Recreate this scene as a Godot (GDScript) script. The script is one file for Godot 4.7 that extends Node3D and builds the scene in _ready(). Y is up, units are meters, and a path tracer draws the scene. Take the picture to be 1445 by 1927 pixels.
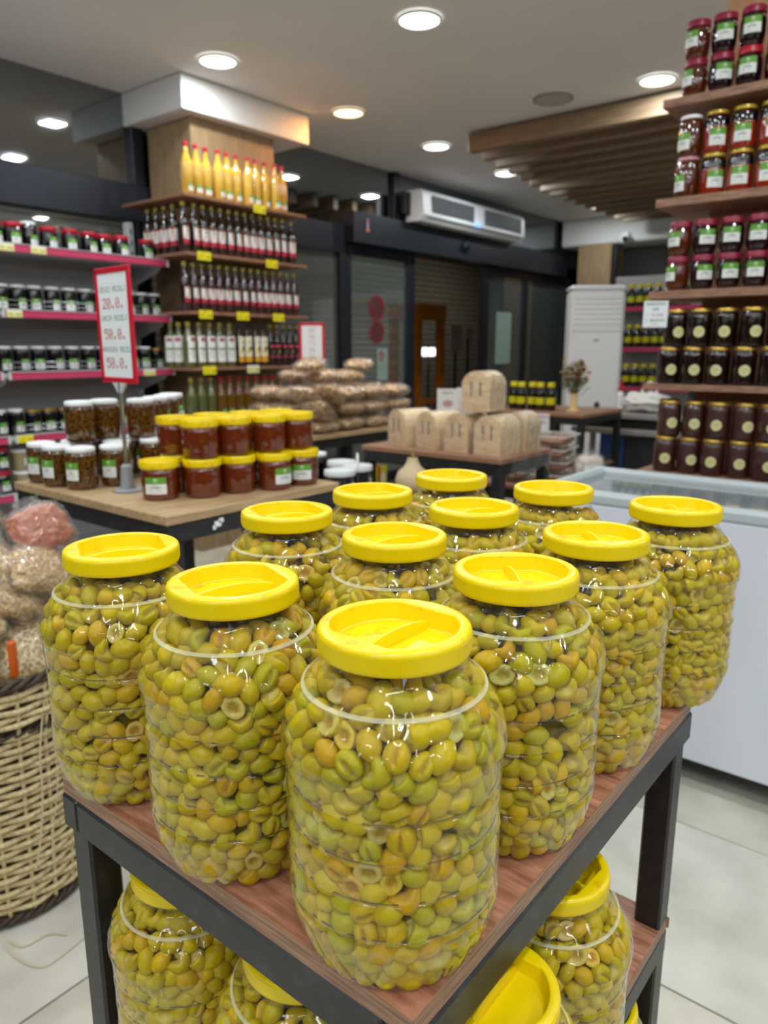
extends Node3D
# A food shop at night: pickled olives on a steel rack, honey shelves, jam table, glass front.
# Room axes: x runs along the glass front to the right and back, -z runs towards the glass front. Metres.

var rng := RandomNumberGenerator.new()
var M := {}
var used := {}
const ORD := ["first", "second", "third", "fourth", "fifth", "sixth", "seventh", "eighth", "ninth", "tenth", "eleventh", "twelfth", "thirteenth", "fourteenth", "fifteenth", "sixteenth"]

# ---------------------------------------------------------------- objects
func numbered(n: String) -> String:
	if not used.has(n):
		used[n] = 0
		return n
	used[n] += 1
	return "%s_%03d" % [n, used[n]]

func tag(o: Node3D, label: String, category: String, group := "") -> Node3D:
	o.set_meta("label", label)
	o.set_meta("category", category)
	if group != "":
		o.set_meta("group", group)
	return o

func thing(called: String, label: String, category: String, at := Vector3.ZERO, turn := 0.0, group := "") -> Node3D:
	var o := Node3D.new()
	o.name = numbered(called)
	add_child(o)
	o.position = at
	o.rotation.y = turn
	return tag(o, label, category, group)

func part(parent: Node3D, called: String, mesh: Mesh, m: Material, at := Vector3.ZERO, rot := Vector3.ZERO) -> MeshInstance3D:
	var o := MeshInstance3D.new()
	o.name = called
	o.mesh = mesh
	o.material_override = m
	o.position = at
	o.rotation = rot
	parent.add_child(o, true)
	return o

func solo(called: String, mesh: Mesh, m: Material, label: String, category: String, at := Vector3.ZERO, turn := 0.0, group := "") -> MeshInstance3D:
	var o := part(self, numbered(called), mesh, m, at, Vector3(0, turn, 0))
	tag(o, label, category, group)
	return o

func struct(called: String, mesh: Mesh, m: Material, at := Vector3.ZERO, rot := Vector3.ZERO) -> MeshInstance3D:
	var o := part(self, called, mesh, m, at, rot)
	o.set_meta("kind", "structure")
	return o

func struct_root(called: String, at := Vector3.ZERO) -> Node3D:
	var o := Node3D.new()
	o.name = called
	add_child(o)
	o.position = at
	o.set_meta("kind", "structure")
	return o

# the first call places the model itself, later calls place copies of it
var placed := {}
func place(model: Node3D, label: String, at: Vector3, turn := 0.0, group := "") -> Node3D:
	var r := model
	if placed.has(model):
		r = model.duplicate()
		r.name = numbered(placed[model])
		add_child(r)
	else:
		placed[model] = String(model.name)
		model.name = numbered(placed[model])
		add_child(model)
	r.position = at
	r.rotation.y = turn
	r.set_meta("label", label)
	if group != "":
		r.set_meta("group", group)
	return r

func model(called: String, category: String) -> Node3D:
	var o := Node3D.new()
	o.name = called
	o.set_meta("category", category)
	return o

# ---------------------------------------------------------------- meshes
class MB:
	var V := PackedVector3Array()
	var N := PackedVector3Array()
	var U := PackedVector2Array()
	var C := PackedColorArray()
	var I := PackedInt32Array()
	var col := Color.WHITE
	var tinted := false

	func vert(p: Vector3, n: Vector3, uv := Vector2.ZERO) -> int:
		V.append(p)
		N.append(n)
		U.append(uv)
		if tinted:
			C.append(col)
		return V.size() - 1

	func tri(a: int, b: int, c: int) -> void:
		var g := (V[b] - V[a]).cross(V[c] - V[a])
		if g.length_squared() < 1e-20:
			return
		I.append(a)
		if g.dot(N[a] + N[b] + N[c]) > 0.0:
			I.append(c)
			I.append(b)
		else:
			I.append(b)
			I.append(c)

	func quad(a: Vector3, b: Vector3, c: Vector3, d: Vector3, n: Vector3) -> void:
		var i := vert(a, n, Vector2(0, 1))
		vert(b, n, Vector2(1, 1))
		vert(c, n, Vector2(1, 0))
		vert(d, n, Vector2(0, 0))
		tri(i, i + 1, i + 2)
		tri(i, i + 2, i + 3)

	func flat(a: Vector3, b: Vector3, c: Vector3, out: Vector3) -> void:
		var n := (b - a).cross(c - a).normalized()
		if n.dot(out) < 0.0:
			n = -n
		var i := vert(a, n)
		vert(b, n)
		vert(c, n)
		tri(i, i + 1, i + 2)

	func box(c: Vector3, s: Vector3, bev := 0.0) -> MB:
		var h := s * 0.5
		var b: float = minf(bev, minf(h.x, minf(h.y, h.z)) * 0.9)
		for ax in 3:
			var u := (ax + 1) % 3
			var w := (ax + 2) % 3
			for sg in [-1.0, 1.0]:
				var n := Vector3.ZERO
				n[ax] = sg
				var q := []
				for k in [[-1, -1], [1, -1], [1, 1], [-1, 1]]:
					var p := Vector3.ZERO
					p[ax] = sg * h[ax]
					p[u] = k[0] * (h[u] - b)
					p[w] = k[1] * (h[w] - b)
					q.append(c + p)
				var at0 := V.size()
				quad(q[0], q[1], q[2], q[3], n)
				for k in 4:
					# upright on the sides as one looks at them
					var r := V[at0 + k] - c
					var hx: float = r.x * sg if ax == 2 else (-r.z * sg if ax == 0 else r.x)
					var hw: float = h.z if ax == 0 else h.x
					var vy: float = r.z if ax == 1 else -r.y
					var vh: float = h.z if ax == 1 else h.y
					U[at0 + k] = Vector2(0.5 + 0.5 * hx / hw, 0.5 + 0.5 * vy / vh)
			if b > 0.0:
				for s1 in [-1.0, 1.0]:
					for s2 in [-1.0, 1.0]:
						var n2 := Vector3.ZERO
						n2[u] = s1
						n2[w] = s2
						n2 = n2.normalized()
						var e := []
						for k in [[-1.0, 0], [1.0, 0], [1.0, 1], [-1.0, 1]]:
							var p2 := Vector3.ZERO
							p2[ax] = k[0] * (h[ax] - b)
							p2[u] = s1 * (h[u] - (b if k[1] == 0 else 0.0))
							p2[w] = s2 * (h[w] - (0.0 if k[1] == 0 else b))
							e.append(c + p2)
						quad(e[0], e[1], e[2], e[3], n2)
		if b > 0.0:
			for sx in [-1.0, 1.0]:
				for sy in [-1.0, 1.0]:
					for sz in [-1.0, 1.0]:
						var d := Vector3(sx, sy, sz)
						flat(c + d * (h - Vector3(0, b, b)), c + d * (h - Vector3(b, 0, b)), c + d * (h - Vector3(b, b, 0)), d)
		return self

	# profile (radius, height) turned about y; the outside lies to the right of the way up
	func lathe(p: PackedVector2Array, seg := 24, crease := 0.6, at := Vector3.ZERO, a0 := 0.0, a1 := TAU) -> MB:
		var ns := []
		for i in p.size() - 1:
			var t := p[i + 1] - p[i]
			ns.append(Vector2(t.y, -t.x).normalized())
		var total := 0.0
		for i in p.size() - 1:
			total += p[i].distance_to(p[i + 1])
		var run := 0.0
		for i in p.size() - 1:
			var len := p[i].distance_to(p[i + 1])
			if len < 1e-7:
				continue
			var na: Vector2 = ns[i]
			var nb: Vector2 = ns[i]
			if i > 0 and absf(na.angle_to(ns[i - 1])) < crease:
				na = (na + ns[i - 1]).normalized()
			if i < ns.size() - 1 and absf(nb.angle_to(ns[i + 1])) < crease:
				nb = (nb + ns[i + 1]).normalized()
			var base := V.size()
			for k in seg + 1:
				var a := a0 + (a1 - a0) * k / seg
				var d := Vector3(cos(a), 0, sin(a))
				vert(at + d * p[i].x + Vector3(0, p[i].y, 0), d * na.x + Vector3(0, na.y, 0), Vector2(float(k) / seg, 1.0 - run / total))
				vert(at + d * p[i + 1].x + Vector3(0, p[i + 1].y, 0), d * nb.x + Vector3(0, nb.y, 0), Vector2(float(k) / seg, 1.0 - (run + len) / total))
			for k in seg:
				var j := base + 2 * k
				tri(j, j + 1, j + 2)
				tri(j + 1, j + 3, j + 2)
			run += len
		return self

	# a smooth sheet from rows of points; around = the rows close on themselves
	func sheet(rows: Array, around: bool, sgn := 1.0, colors := []) -> MB:
		var nv := rows.size()
		var nu: int = rows[0].size()
		var base := V.size()
		for j in nv:
			for i in nu:
				var l: Vector3 = rows[j][(i - 1 + nu) % nu if around else maxi(i - 1, 0)]
				var r: Vector3 = rows[j][(i + 1) % nu if around else mini(i + 1, nu - 1)]
				var d: Vector3 = rows[maxi(j - 1, 0)][i]
				var u: Vector3 = rows[mini(j + 1, nv - 1)][i]
				var n := (u - d).cross(r - l)
				if n.length_squared() < 1e-22:
					# a row drawn together to one point
					var jj := 1 if j == 0 else nv - 2
					var up: Vector3 = rows[maxi(j, jj)][0] - rows[mini(j, jj)][0]
					n = Vector3.ZERO
					for k in nu:
						up = (rows[jj][k] - rows[j][k]) * (1.0 if j == 0 else -1.0)
						n += up.cross(rows[jj][(k + 1) % nu] - rows[jj][(k - 1 + nu) % nu])
				if colors.size():
					col = colors[j][i]
				vert(rows[j][i], n.normalized() * sgn, Vector2(float(i) / (nu if around else nu - 1), 1.0 - float(j) / (nv - 1)))
		for j in nv - 1:
			for i in (nu if around else nu - 1):
				var i2 := (i + 1) % nu
				tri(base + j * nu + i, base + j * nu + i2, base + (j + 1) * nu + i)
				tri(base + j * nu + i2, base + (j + 1) * nu + i2, base + (j + 1) * nu + i)
		return self

	func tube(pts: PackedVector3Array, r: float, seg := 6, closed := false, r1 := -1.0) -> MB:
		var n := pts.size()
		var prev := Vector3.UP
		var base := V.size()
		var rings := n + (1 if closed else 0)
		for k in rings:
			var i := k % n
			var a := pts[(i - 1 + n) % n] if closed else pts[maxi(i - 1, 0)]
			var b := pts[(i + 1) % n] if closed else pts[mini(i + 1, n - 1)]
			var t := (b - a).normalized()
			if k == 0 and absf(t.dot(prev)) > 0.9:
				prev = Vector3.RIGHT
			var s := t.cross(prev).normalized()
			prev = s.cross(t).normalized()
			var rr := r if r1 < 0.0 else lerpf(r, r1, float(k) / (rings - 1))
			for q in seg:
				var ang := TAU * q / seg
				var d := s * cos(ang) + prev * sin(ang)
				vert(pts[i] + d * rr, d, Vector2(float(q) / seg, float(k) / rings))
		for k in rings - 1:
			for q in seg:
				var q2 := (q + 1) % seg
				tri(base + k * seg + q, base + k * seg + q2, base + (k + 1) * seg + q)
				tri(base + k * seg + q2, base + (k + 1) * seg + q2, base + (k + 1) * seg + q)
		if not closed:
			for e in [0, rings - 1]:
				var c := pts[0 if e == 0 else n - 1]
				var dirn := (pts[0] - pts[1]).normalized() if e == 0 else (pts[n - 1] - pts[n - 2]).normalized()
				var o := vert(c, dirn)
				for q in seg:
					vert(V[base + e * seg + q], dirn)
				for q in seg:
					tri(o, o + 1 + q, o + 1 + (q + 1) % seg)
		return self

	# an outline in the x-y plane (counter-clockwise) given depth along z
	func prism(poly: PackedVector2Array, z0: float, z1: float) -> MB:
		var ids := Geometry2D.triangulate_polygon(poly)
		for e in [[z0, -1.0], [z1, 1.0]]:
			var b := V.size()
			for q in poly:
				vert(Vector3(q.x, q.y, e[0]), Vector3(0, 0, e[1]), Vector2(q.x, -q.y))
			for k in range(0, ids.size(), 3):
				tri(b + ids[k], b + ids[k + 1], b + ids[k + 2])
		var n := poly.size()
		for k in n:
			var a := poly[k]
			var c := poly[(k + 1) % n]
			var t := (c - a).normalized()
			quad(Vector3(a.x, a.y, z0), Vector3(c.x, c.y, z0), Vector3(c.x, c.y, z1), Vector3(a.x, a.y, z1), Vector3(t.y, -t.x, 0))
		return self

	func turned(t: Transform3D, from: int) -> MB:
		for k in range(from, V.size()):
			V[k] = t * V[k]
			N[k] = (t.basis * N[k]).normalized()
		return self

	func mesh() -> ArrayMesh:
		var a := []
		a.resize(Mesh.ARRAY_MAX)
		a[Mesh.ARRAY_VERTEX] = V
		a[Mesh.ARRAY_NORMAL] = N
		a[Mesh.ARRAY_TEX_UV] = U
		if tinted:
			a[Mesh.ARRAY_COLOR] = C
		a[Mesh.ARRAY_INDEX] = I
		var m := ArrayMesh.new()
		m.add_surface_from_arrays(Mesh.PRIMITIVE_TRIANGLES, a)
		return m

func mb() -> MB:
	return MB.new()

func box(s: Vector3, bev := 0.0, c := Vector3.ZERO) -> ArrayMesh:
	return mb().box(c, s, bev).mesh()

func boxes(list: Array, bev := 0.0) -> ArrayMesh:
	var b := mb()
	for q in list:
		b.box(q[0], q[1], bev)
	return b.mesh()

func pv2(a: Array) -> PackedVector2Array:
	var r := PackedVector2Array()
	for i in range(0, a.size(), 2):
		r.append(Vector2(a[i], a[i + 1]))
	return r

func turned(a: Array, seg := 24, crease := 0.6) -> ArrayMesh:
	return mb().lathe(pv2(a), seg, crease).mesh()

# a patch of a cylinder facing +z, for labels
func wrap_label(r: float, w: float, y0: float, y1: float, seg := 8) -> ArrayMesh:
	var b := mb()
	var half := w / r * 0.5
	for k in seg + 1:
		var a := -half + 2.0 * half * k / seg
		var d := Vector3(sin(a), 0, cos(a))
		b.vert(d * r + Vector3(0, y0, 0), d, Vector2(float(k) / seg, 1))
		b.vert(d * r + Vector3(0, y1, 0), d, Vector2(float(k) / seg, 0))
	for k in seg:
		var j := 2 * k
		b.tri(j, j + 1, j + 2)
		b.tri(j + 1, j + 3, j + 2)
	return b.mesh()

func round_label(r: float, rad: float, y: float) -> ArrayMesh:
	var b := mb()
	var o := b.vert(Vector3(0, y, r), Vector3.BACK, Vector2(0.5, 0.5))
	for ring in [0.5, 1.0]:
		for k in 20:
			var a := TAU * k / 20
			var ang: float = rad * ring * cos(a) / r
			var d := Vector3(sin(ang), 0, cos(ang))
			b.vert(d * r + Vector3(0, y + rad * ring * sin(a), 0), d, Vector2(0.5 + 0.5 * ring * cos(a), 0.5 - 0.5 * ring * sin(a)))
	for k in 20:
		var k2 := (k + 1) % 20
		b.tri(o, o + 1 + k, o + 1 + k2)
		b.tri(o + 1 + k, o + 21 + k, o + 1 + k2)
		b.tri(o + 1 + k2, o + 21 + k, o + 21 + k2)
	return b.mesh()

# ---------------------------------------------------------------- materials
func mat(key: String, c: Color, rough := 0.6, metal := 0.0) -> StandardMaterial3D:
	if M.has(key):
		return M[key]
	var m := StandardMaterial3D.new()
	m.resource_name = key
	m.albedo_color = c
	m.roughness = rough
	m.metallic = metal
	M[key] = m
	return m

func clear(key: String, c: Color, rough := 0.04) -> StandardMaterial3D:
	var m := mat(key, c, rough)
	m.transparency = BaseMaterial3D.TRANSPARENCY_ALPHA
	m.cull_mode = BaseMaterial3D.CULL_DISABLED
	return m

func noise_tex(freq: float, ramp: Array, oct := 4, seed_ := 1, size := 256, type := FastNoiseLite.TYPE_SIMPLEX_SMOOTH) -> NoiseTexture2D:
	var n := FastNoiseLite.new()
	n.noise_type = type
	n.frequency = freq
	n.fractal_octaves = oct
	n.seed = seed_
	var t := NoiseTexture2D.new()
	t.width = size
	t.height = size
	t.seamless = true
	t.noise = n
	if ramp.size():
		var g := Gradient.new()
		g.offsets = PackedFloat32Array(ramp[0])
		g.colors = PackedColorArray(ramp[1])
		t.color_ramp = g
	return t

func grained(key: String, t: Texture2D, scale: Vector3, rough := 0.5, c := Color.WHITE, world := false) -> StandardMaterial3D:
	var m := mat(key, c, rough)
	m.albedo_texture = t
	m.uv1_triplanar = true
	m.uv1_world_triplanar = world
	m.uv1_scale = scale
	m.uv1_triplanar_sharpness = 4.0
	return m

# small capital letters, five columns of seven dots each, for print on labels
const GLYPH := {"A": "7E1111117E", "B": "7F49494936", "C": "3E41414122", "D": "7F4141221C", "E": "7F49494941", "F": "7F09090901", "G": "3E4149497A", "H": "7F0808087F", "I": "00417F4100", "J": "2040413F01", "K": "7F08142241", "L": "7F40404040", "M": "7F020C027F", "N": "7F0408107F", "O": "3E4141413E", "P": "7F09090906", "R": "7F09192946", "S": "4649494931", "T": "01017F0101", "U": "3F4040403F", "V": "1F2040201F", "Y": "0708700807", "Z": "6151494543", "0": "3E5149453E", "1": "00427F4000", "2": "4261514946", "3": "2141454B31", "4": "1814127F10", "5": "2745454539", "9": "0649492A1C", ".": "0060600000", ",": "0050300000"}

func write(im: Image, text: String, cx: int, y: int, s: int, c: Color) -> void:
	var x := cx - text.length() * 3 * s
	for ch in text:
		if GLYPH.has(ch):
			var h: String = GLYPH[ch]
			for k in 5:
				var bits := h.substr(k * 2, 2).hex_to_int()
				for r in 7:
					if bits & (1 << r):
						im.fill_rect(Rect2i(x + k * s, y + r * s, s, s), c)
		x += 6 * s

func paper(key: String, w: int, h: int, bg: Color, draw: Callable, rough := 0.5) -> StandardMaterial3D:
	var im := Image.create(w, h, false, Image.FORMAT_RGB8)
	im.fill(bg)
	draw.call(im)
	var m := mat(key, Color.WHITE, rough)
	m.albedo_texture = ImageTexture.create_from_image(im)
	m.texture_filter = BaseMaterial3D.TEXTURE_FILTER_LINEAR
	return m

func disc(im: Image, cx: int, cy: int, rx: float, ry: float, c: Color) -> void:
	for y in range(maxi(0, int(cy - ry)), mini(im.get_height(), int(cy + ry) + 1)):
		for x in range(maxi(0, int(cx - rx)), mini(im.get_width(), int(cx + rx) + 1)):
			if pow((x - cx) / rx, 2) + pow((y - cy) / ry, 2) <= 1.0:
				im.set_pixel(x, y, c)

func lin(r: float, g: float, b: float) -> Color:
	return Color(r, g, b).linear_to_srgb()

func make_materials() -> void:
	# woods: the noise is stretched along the grain by the triplanar scale
	var walnut := noise_tex(0.012, [[0.0, 0.35, 0.6, 1.0], [Color("a58876"), Color("bb9f8c"), Color("c8ae9b"), Color("d8c2b0")]], 4, 3, 512)
	var oak := noise_tex(0.012, [[0.0, 0.4, 0.7, 1.0], [Color("b09b80"), Color("c2ae94"), Color("ccb9a0"), Color("d8c8b2")]], 4, 7, 512)
	var fine := noise_tex(0.035, [[0.0, 0.3, 0.5, 0.7, 1.0], [Color("8a6858"), Color("ac8b7a"), Color("c3a492"), Color("cfb3a2"), Color("e6ccba")]], 5, 13, 512)
	(fine.noise as FastNoiseLite).fractal_gain = 0.62
	grained("board_red", fine, Vector3(0.7, 6, 6), 0.42, Color("e0b7a2"))
	grained("board_red_across", fine, Vector3(5, 5, 0.45), 0.42, Color("e0b7a2"))
	grained("edge_band", fine, Vector3(0.6, 14, 0.6), 0.5, Color("cbb9a6"))
	grained("shelf_wood", fine, Vector3(5, 5, 0.5), 0.5, Color("c4ae9c"))
	grained("shelf_wood_x", fine, Vector3(0.5, 5, 5), 0.5, Color("c4aa92"))
	grained("table_oak", oak, Vector3(0.7, 6, 6), 0.5, Color("e6d6bc"))
	grained("column_oak", oak, Vector3(4, 0.5, 4), 0.55, Color("c9bca6"))
	grained("panel_rose", oak, Vector3(4, 0.5, 4), 0.55, Color("f0ccb4"))
	grained("slat_wood", oak, Vector3(6, 6, 0.6), 0.5, Color("b2a698"))
	var pine := noise_tex(0.012, [[0.0, 1.0], [Color("dcc090"), Color("f0dcb4")]], 4, 9)
	grained("crate_wood", pine, Vector3(5, 2, 5), 0.5, Color("f4dcae"))
	grained("crate_pale", pine, Vector3(5, 2, 5), 0.5, Color("fff4dc"))
	grained("stand_wood", oak, Vector3(5, 0.7, 5), 0.9, Color("d89440"))
	# steel, plastic, paint
	var scuff := noise_tex(0.06, [[0.0, 0.62, 0.75, 1.0], [Color("1a1b1c"), Color("202122"), Color("2a2b2c"), Color("3a3b3b")]], 5, 11)
	grained("black_steel", scuff, Vector3(2, 2, 2), 0.38)
	mat("frame_dark", Color("20242e"), 0.4, 0.3)
	mat("frame_black", Color("101217"), 0.5)
	mat("white_plastic", Color("e9eaec"), 0.35)
	mat("white_lid", Color("f0f2f4"), 0.3)
	mat("grey_plastic", Color("8f9399"), 0.4)
	mat("pale_steel", Color("a9a8a4"), 0.35, 0.4)
	mat("chrome", Color("c8cacc"), 0.2, 0.9)
	mat("white_paint", Color("e6e6e4"), 0.7)
	mat("dark", Color("08080a"), 0.6)
	mat("red_lid", Color("b4122a"), 0.35)
	mat("crimson_lid", Color("8c1436"), 0.35)
	mat("gold_lid", Color("c9a24a"), 0.28, 0.75)
	mat("red_plastic", Color("c4102a"), 0.35)
	mat("pink_rail", Color("c64468"), 0.2)
	mat("yellow_cap", Color("d9c800"), 0.4)
	var yl := mat("yellow_lid", Color("eed000"), 0.3)
	var yd := noise_tex(0.012, [[0.0, 0.80, 0.84, 1.0], [Color.WHITE, Color.WHITE, Color("fbeec8"), Color("eccf90")]], 4, 5)
	yl.albedo_texture = yd
	yl.uv1_triplanar = true
	yl.uv1_scale = Vector3(6, 6, 6)
	# ceiling, walls, floor
	grained("ceiling_paint", noise_tex(0.01, [[0.0, 1.0], [Color("e8e8e6"), Color("eeeeec")]], 3, 2), Vector3.ONE * 0.4, 0.85, Color.WHITE, true)
	mat("wall_grey", Color("8e9092"), 0.8)
	mat("grout", Color("4c463c"), 0.9)
	for k in 3:
		grained("tile_%d" % k, noise_tex(0.012, [[0.0, 0.5, 1.0], [Color("b6b4a8"), Color("c6c3b8"), Color("d2cfc4")]], 5, 20 + k), Vector3.ONE * 1.3, 0.32, [Color.WHITE, Color("f6f6f2"), Color("fbfaf4")][k])
	# glass
	clear("pane", Color(0.75, 0.85, 0.85, 0.05), 0.02)
	clear("pet", Color(0.9, 0.9, 0.85, 0.012), 0.06)
	clear("film", Color(0.95, 0.95, 0.95, 0.05), 0.1)
	var crease := noise_tex(0.02, [], 5, 77)
	crease.as_normal_map = true
	crease.bump_strength = 14.0
	M.film.normal_enabled = true
	M.film.normal_texture = crease
	M.film.normal_scale = 1.0
	M.film.uv1_triplanar = true
	M.film.uv1_scale = Vector3.ONE * 5.0
	clear("wrap_film", Color(0.95, 0.95, 0.95, 0.2), 0.14)
	M.wrap_film.normal_enabled = true
	M.wrap_film.normal_texture = crease
	M.wrap_film.uv1_triplanar = true
	M.wrap_film.uv1_scale = Vector3.ONE * 4.0
	clear("freezer_glass", Color(0.6, 0.7, 0.7, 0.1), 0.02)
	var tint := mat("tinted_glass", lin(0.28, 0.30, 0.32), 0.03, 1.0)
	tint.resource_name = "tinted glass"
	# food
	mat("brine", lin(0.13, 0.095, 0.003), 0.3)
	M.pet.metallic_specular = 0.5
	var murk := clear("murk", Color(lin(0.11, 0.08, 0.002), 0.6), 0.6)
	murk.metallic_specular = 0.0
	var om := mat("olive", Color.WHITE, 0.42)
	om.vertex_color_use_as_albedo = true
	om.metallic_specular = 0.4
	for k in 5:
		var q := mat("olive_%d" % k, [Color(1, 1, 1), Color(1.0, 0.9, 0.85), Color(0.9, 0.96, 1.0), Color(0.93, 0.92, 1.0), Color(1.0, 0.96, 0.6)][k], 0.42)
		q.vertex_color_use_as_albedo = true
		q.metallic_specular = 0.4
	var glassy := func(key: String, c: Color, rough := 0.08):
		var g := mat(key, c, rough)
		g.clearcoat_enabled = true
		g.clearcoat = 1.0
		g.clearcoat_roughness = 0.03
	glassy.call("black_jam", Color("0b090c"))
	glassy.call("dark_honey", Color("180706"))
	glassy.call("plum_honey", Color("1e060e"))
	glassy.call("amber", Color("542008"))
	glassy.call("red_honey", Color("8e2108"))
	glassy.call("dark_glass", Color("160c0c"))
	glassy.call("brown_syrup", Color("2a140c"))
	glassy.call("wine_syrup", Color("300a14"))
	glassy.call("gold_vinegar", Color("d6aa44"))
	glassy.call("amber_vinegar", Color("6e4a08"))
	glassy.call("tea_amber", Color("4a1708"))
	glassy.call("honey", Color("64240a"))
	glassy.call("olive_oil", Color("5d6236"))
	glassy.call("tahini", Color("9a8a66"), 0.4)
	var wj := noise_tex(0.03, [[0.0, 0.45, 0.6, 1.0], [Color("120803"), Color("2a1506"), Color("6b4210"), Color("9a6a22")]], 3, 31)
	var w := grained("walnut_jam", wj, Vector3.ONE * 14, 0.15)
	w.clearcoat_enabled = true
	w.clearcoat_roughness = 0.03
	# dry goods in plastic
	var chip := noise_tex(0.05, [[0.0, 0.35, 0.5, 0.7, 1.0], [Color("6f5a3c"), Color("a98f66"), Color("c6b089"), Color("dccba8"), Color("efe4c8")]], 3, 41, 256, FastNoiseLite.TYPE_CELLULAR)
	var crisp := noise_tex(0.02, [], 4, 43)
	for q in [["chips", Color("fff6d8"), 7.0], ["chips_brown", Color("ead09c"), 9.0], ["chips_pale", Color("fff4d4"), 8.0]]:
		var m := grained(q[0], chip, Vector3.ONE * q[2], 0.35, q[1])
		m.heightmap_enabled = true
		m.heightmap_texture = chip
		m.heightmap_scale = 0.5
		m.clearcoat_enabled = true
		m.clearcoat_roughness = 0.12
	var lent := grained("lentils", noise_tex(0.12, [[0.0, 0.5, 1.0], [Color("8a3c08"), Color("a84c0e"), Color("bc6420")]], 3, 47), Vector3.ONE * 6, 0.4)
	lent.clearcoat_enabled = true
	lent.clearcoat_roughness = 0.15
	lent.heightmap_enabled = true
	lent.heightmap_texture = crisp
	lent.heightmap_scale = 0.8
	var nut := noise_tex(0.05, [[0.0, 0.3, 0.55, 1.0], [Color("4a3018"), Color("97703f"), Color("c49a64"), Color("e6c99a")]], 3, 53, 256, FastNoiseLite.TYPE_CELLULAR)
	var wn := grained("walnuts", nut, Vector3.ONE * 3.5, 0.4)
	wn.clearcoat_enabled = true
	wn.clearcoat_roughness = 0.15
	wn.heightmap_enabled = true
	wn.heightmap_texture = nut
	wn.heightmap_scale = 1.0
	grained("wicker", noise_tex(0.03, [[0.0, 0.5, 0.8, 1.0], [Color("a89268"), Color("d0bb8c"), Color("e2d0a4"), Color("8a7248")]], 3, 61), Vector3.ONE * 9, 0.6)
	grained("dark_wicker", noise_tex(0.03, [[0.0, 1.0], [Color("2c221a"), Color("56432f")]], 3, 62), Vector3.ONE * 9, 0.6)
	mat("raffia", Color("cfc09a"), 0.7)
	# print
	var green := Color("5f9a32")
	var ink := Color("3a3a3a")
	var soft := Color("9a9a98")
	for q in [["label_honey", "CICEKBALI"], ["label_jam", "PEKMEZ"], ["label_walnut", "CEVIZ"], ["label_vinegar", "SIRKE"]]:
		var word: String = q[1]
		paper(q[0], 96, 80, Color("e4e5e2"), func(im: Image):
			im.fill_rect(Rect2i(0, 0, 96, 32), green)
			disc(im, 48, 10, 9, 4, Color("d8e8c8"))
			im.fill_rect(Rect2i(40, 20, 16, 3), Color("d8e8c8"))
			write(im, "DOGAL", 48, 35, 1, soft)
			write(im, word, 48, 45, 1, ink)
			write(im, word, 49, 45, 1, ink)
			write(im, "NET 850 G", 48, 57, 1, soft)
			im.fill_rect(Rect2i(20, 68, 56, 2), soft))
	paper("sticker", 96, 96, Color("d9d49a"), func(im: Image):
		var br := Color("8c8450")
		for a in 120:
			var p := Vector2(48, 48) + Vector2.from_angle(TAU * a / 120) * 43
			im.fill_rect(Rect2i(int(p.x), int(p.y), 2, 2), br)
		write(im, "DOGAL", 48, 24, 2, br)
		write(im, "SUZME", 48, 42, 2, br)
		write(im, "BAL", 48, 60, 2, br))
	paper("label_pomegranate", 96, 128, Color("ece8e4"), func(im: Image):
		im.fill_rect(Rect2i(0, 0, 96, 12), Color("2e5a30"))
		disc(im, 48, 12, 22, 10, Color("c43a4a"))
		disc(im, 48, 36, 16, 10, Color("8a8c2a"))
		write(im, "NAR", 48, 52, 2, Color("b03044"))
		write(im, "EKSISI", 48, 70, 2, Color("b03044"))
		im.fill_rect(Rect2i(0, 96, 96, 32), Color("b01e34"))
		disc(im, 16, 96, 14, 9, Color("c43a4a"))
		disc(im, 78, 98, 16, 10, Color("8e1428")))
	paper("label_olive_oil", 96, 160, Color("eef0ec"), func(im: Image):
		im.fill_rect(Rect2i(24, 10, 48, 24), Color("a83a4c"))
		write(im, "SIZMA", 48, 16, 1, Color("eedddd"))
		for k in 5:
			disc(im, 18 + k * 15, 76 + (k % 2) * 8, 11, 6, Color("6f8438"))
		write(im, "ZEYTIN", 48, 100, 2, Color("8a9088"))
		write(im, "YAGI", 48, 120, 2, Color("8a9088")))
	paper("label_lemon", 96, 160, Color("efe6cf"), func(im: Image):
		disc(im, 60, 74, 26, 14, Color("6b7430"))
		disc(im, 34, 92, 20, 12, Color("d8b640"))
		im.fill_rect(Rect2i(0, 124, 96, 36), Color("e0a424"))
		write(im, "LIMON", 48, 30, 2, Color("7a7250")))
	paper("label_black", 96, 128, Color("120e10"), func(im: Image):
		im.fill_rect(Rect2i(0, 6, 96, 22), Color("d0495c"))
		disc(im, 56, 64, 14, 14, Color("c8a428"))
		write(im, "UZUM", 40, 84, 2, Color("a89a8a"))
		im.fill_rect(Rect2i(0, 106, 96, 14), Color("c22a48")))
	paper("label_yellow", 64, 64, Color("d8d200"), func(im: Image):
		write(im, "TAHIN", 32, 16, 2, Color("a39c10"))
		write(im, "BALI", 32, 38, 2, Color("a39c10")))
	paper("price_tag", 96, 48, Color("f2e21a"), func(im: Image):
		write(im, "SIRKE", 40, 6, 1, Color("6a5e14"))
		write(im, "29.90", 50, 20, 3, Color("8a7c14")))
	paper("price_tag_pale", 96, 48, Color("ece49a"), func(im: Image):
		im.fill_rect(Rect2i(0, 0, 96, 14), Color("e9e6d4"))
		write(im, "35,00", 48, 20, 3, Color("9a8e30")))
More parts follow.
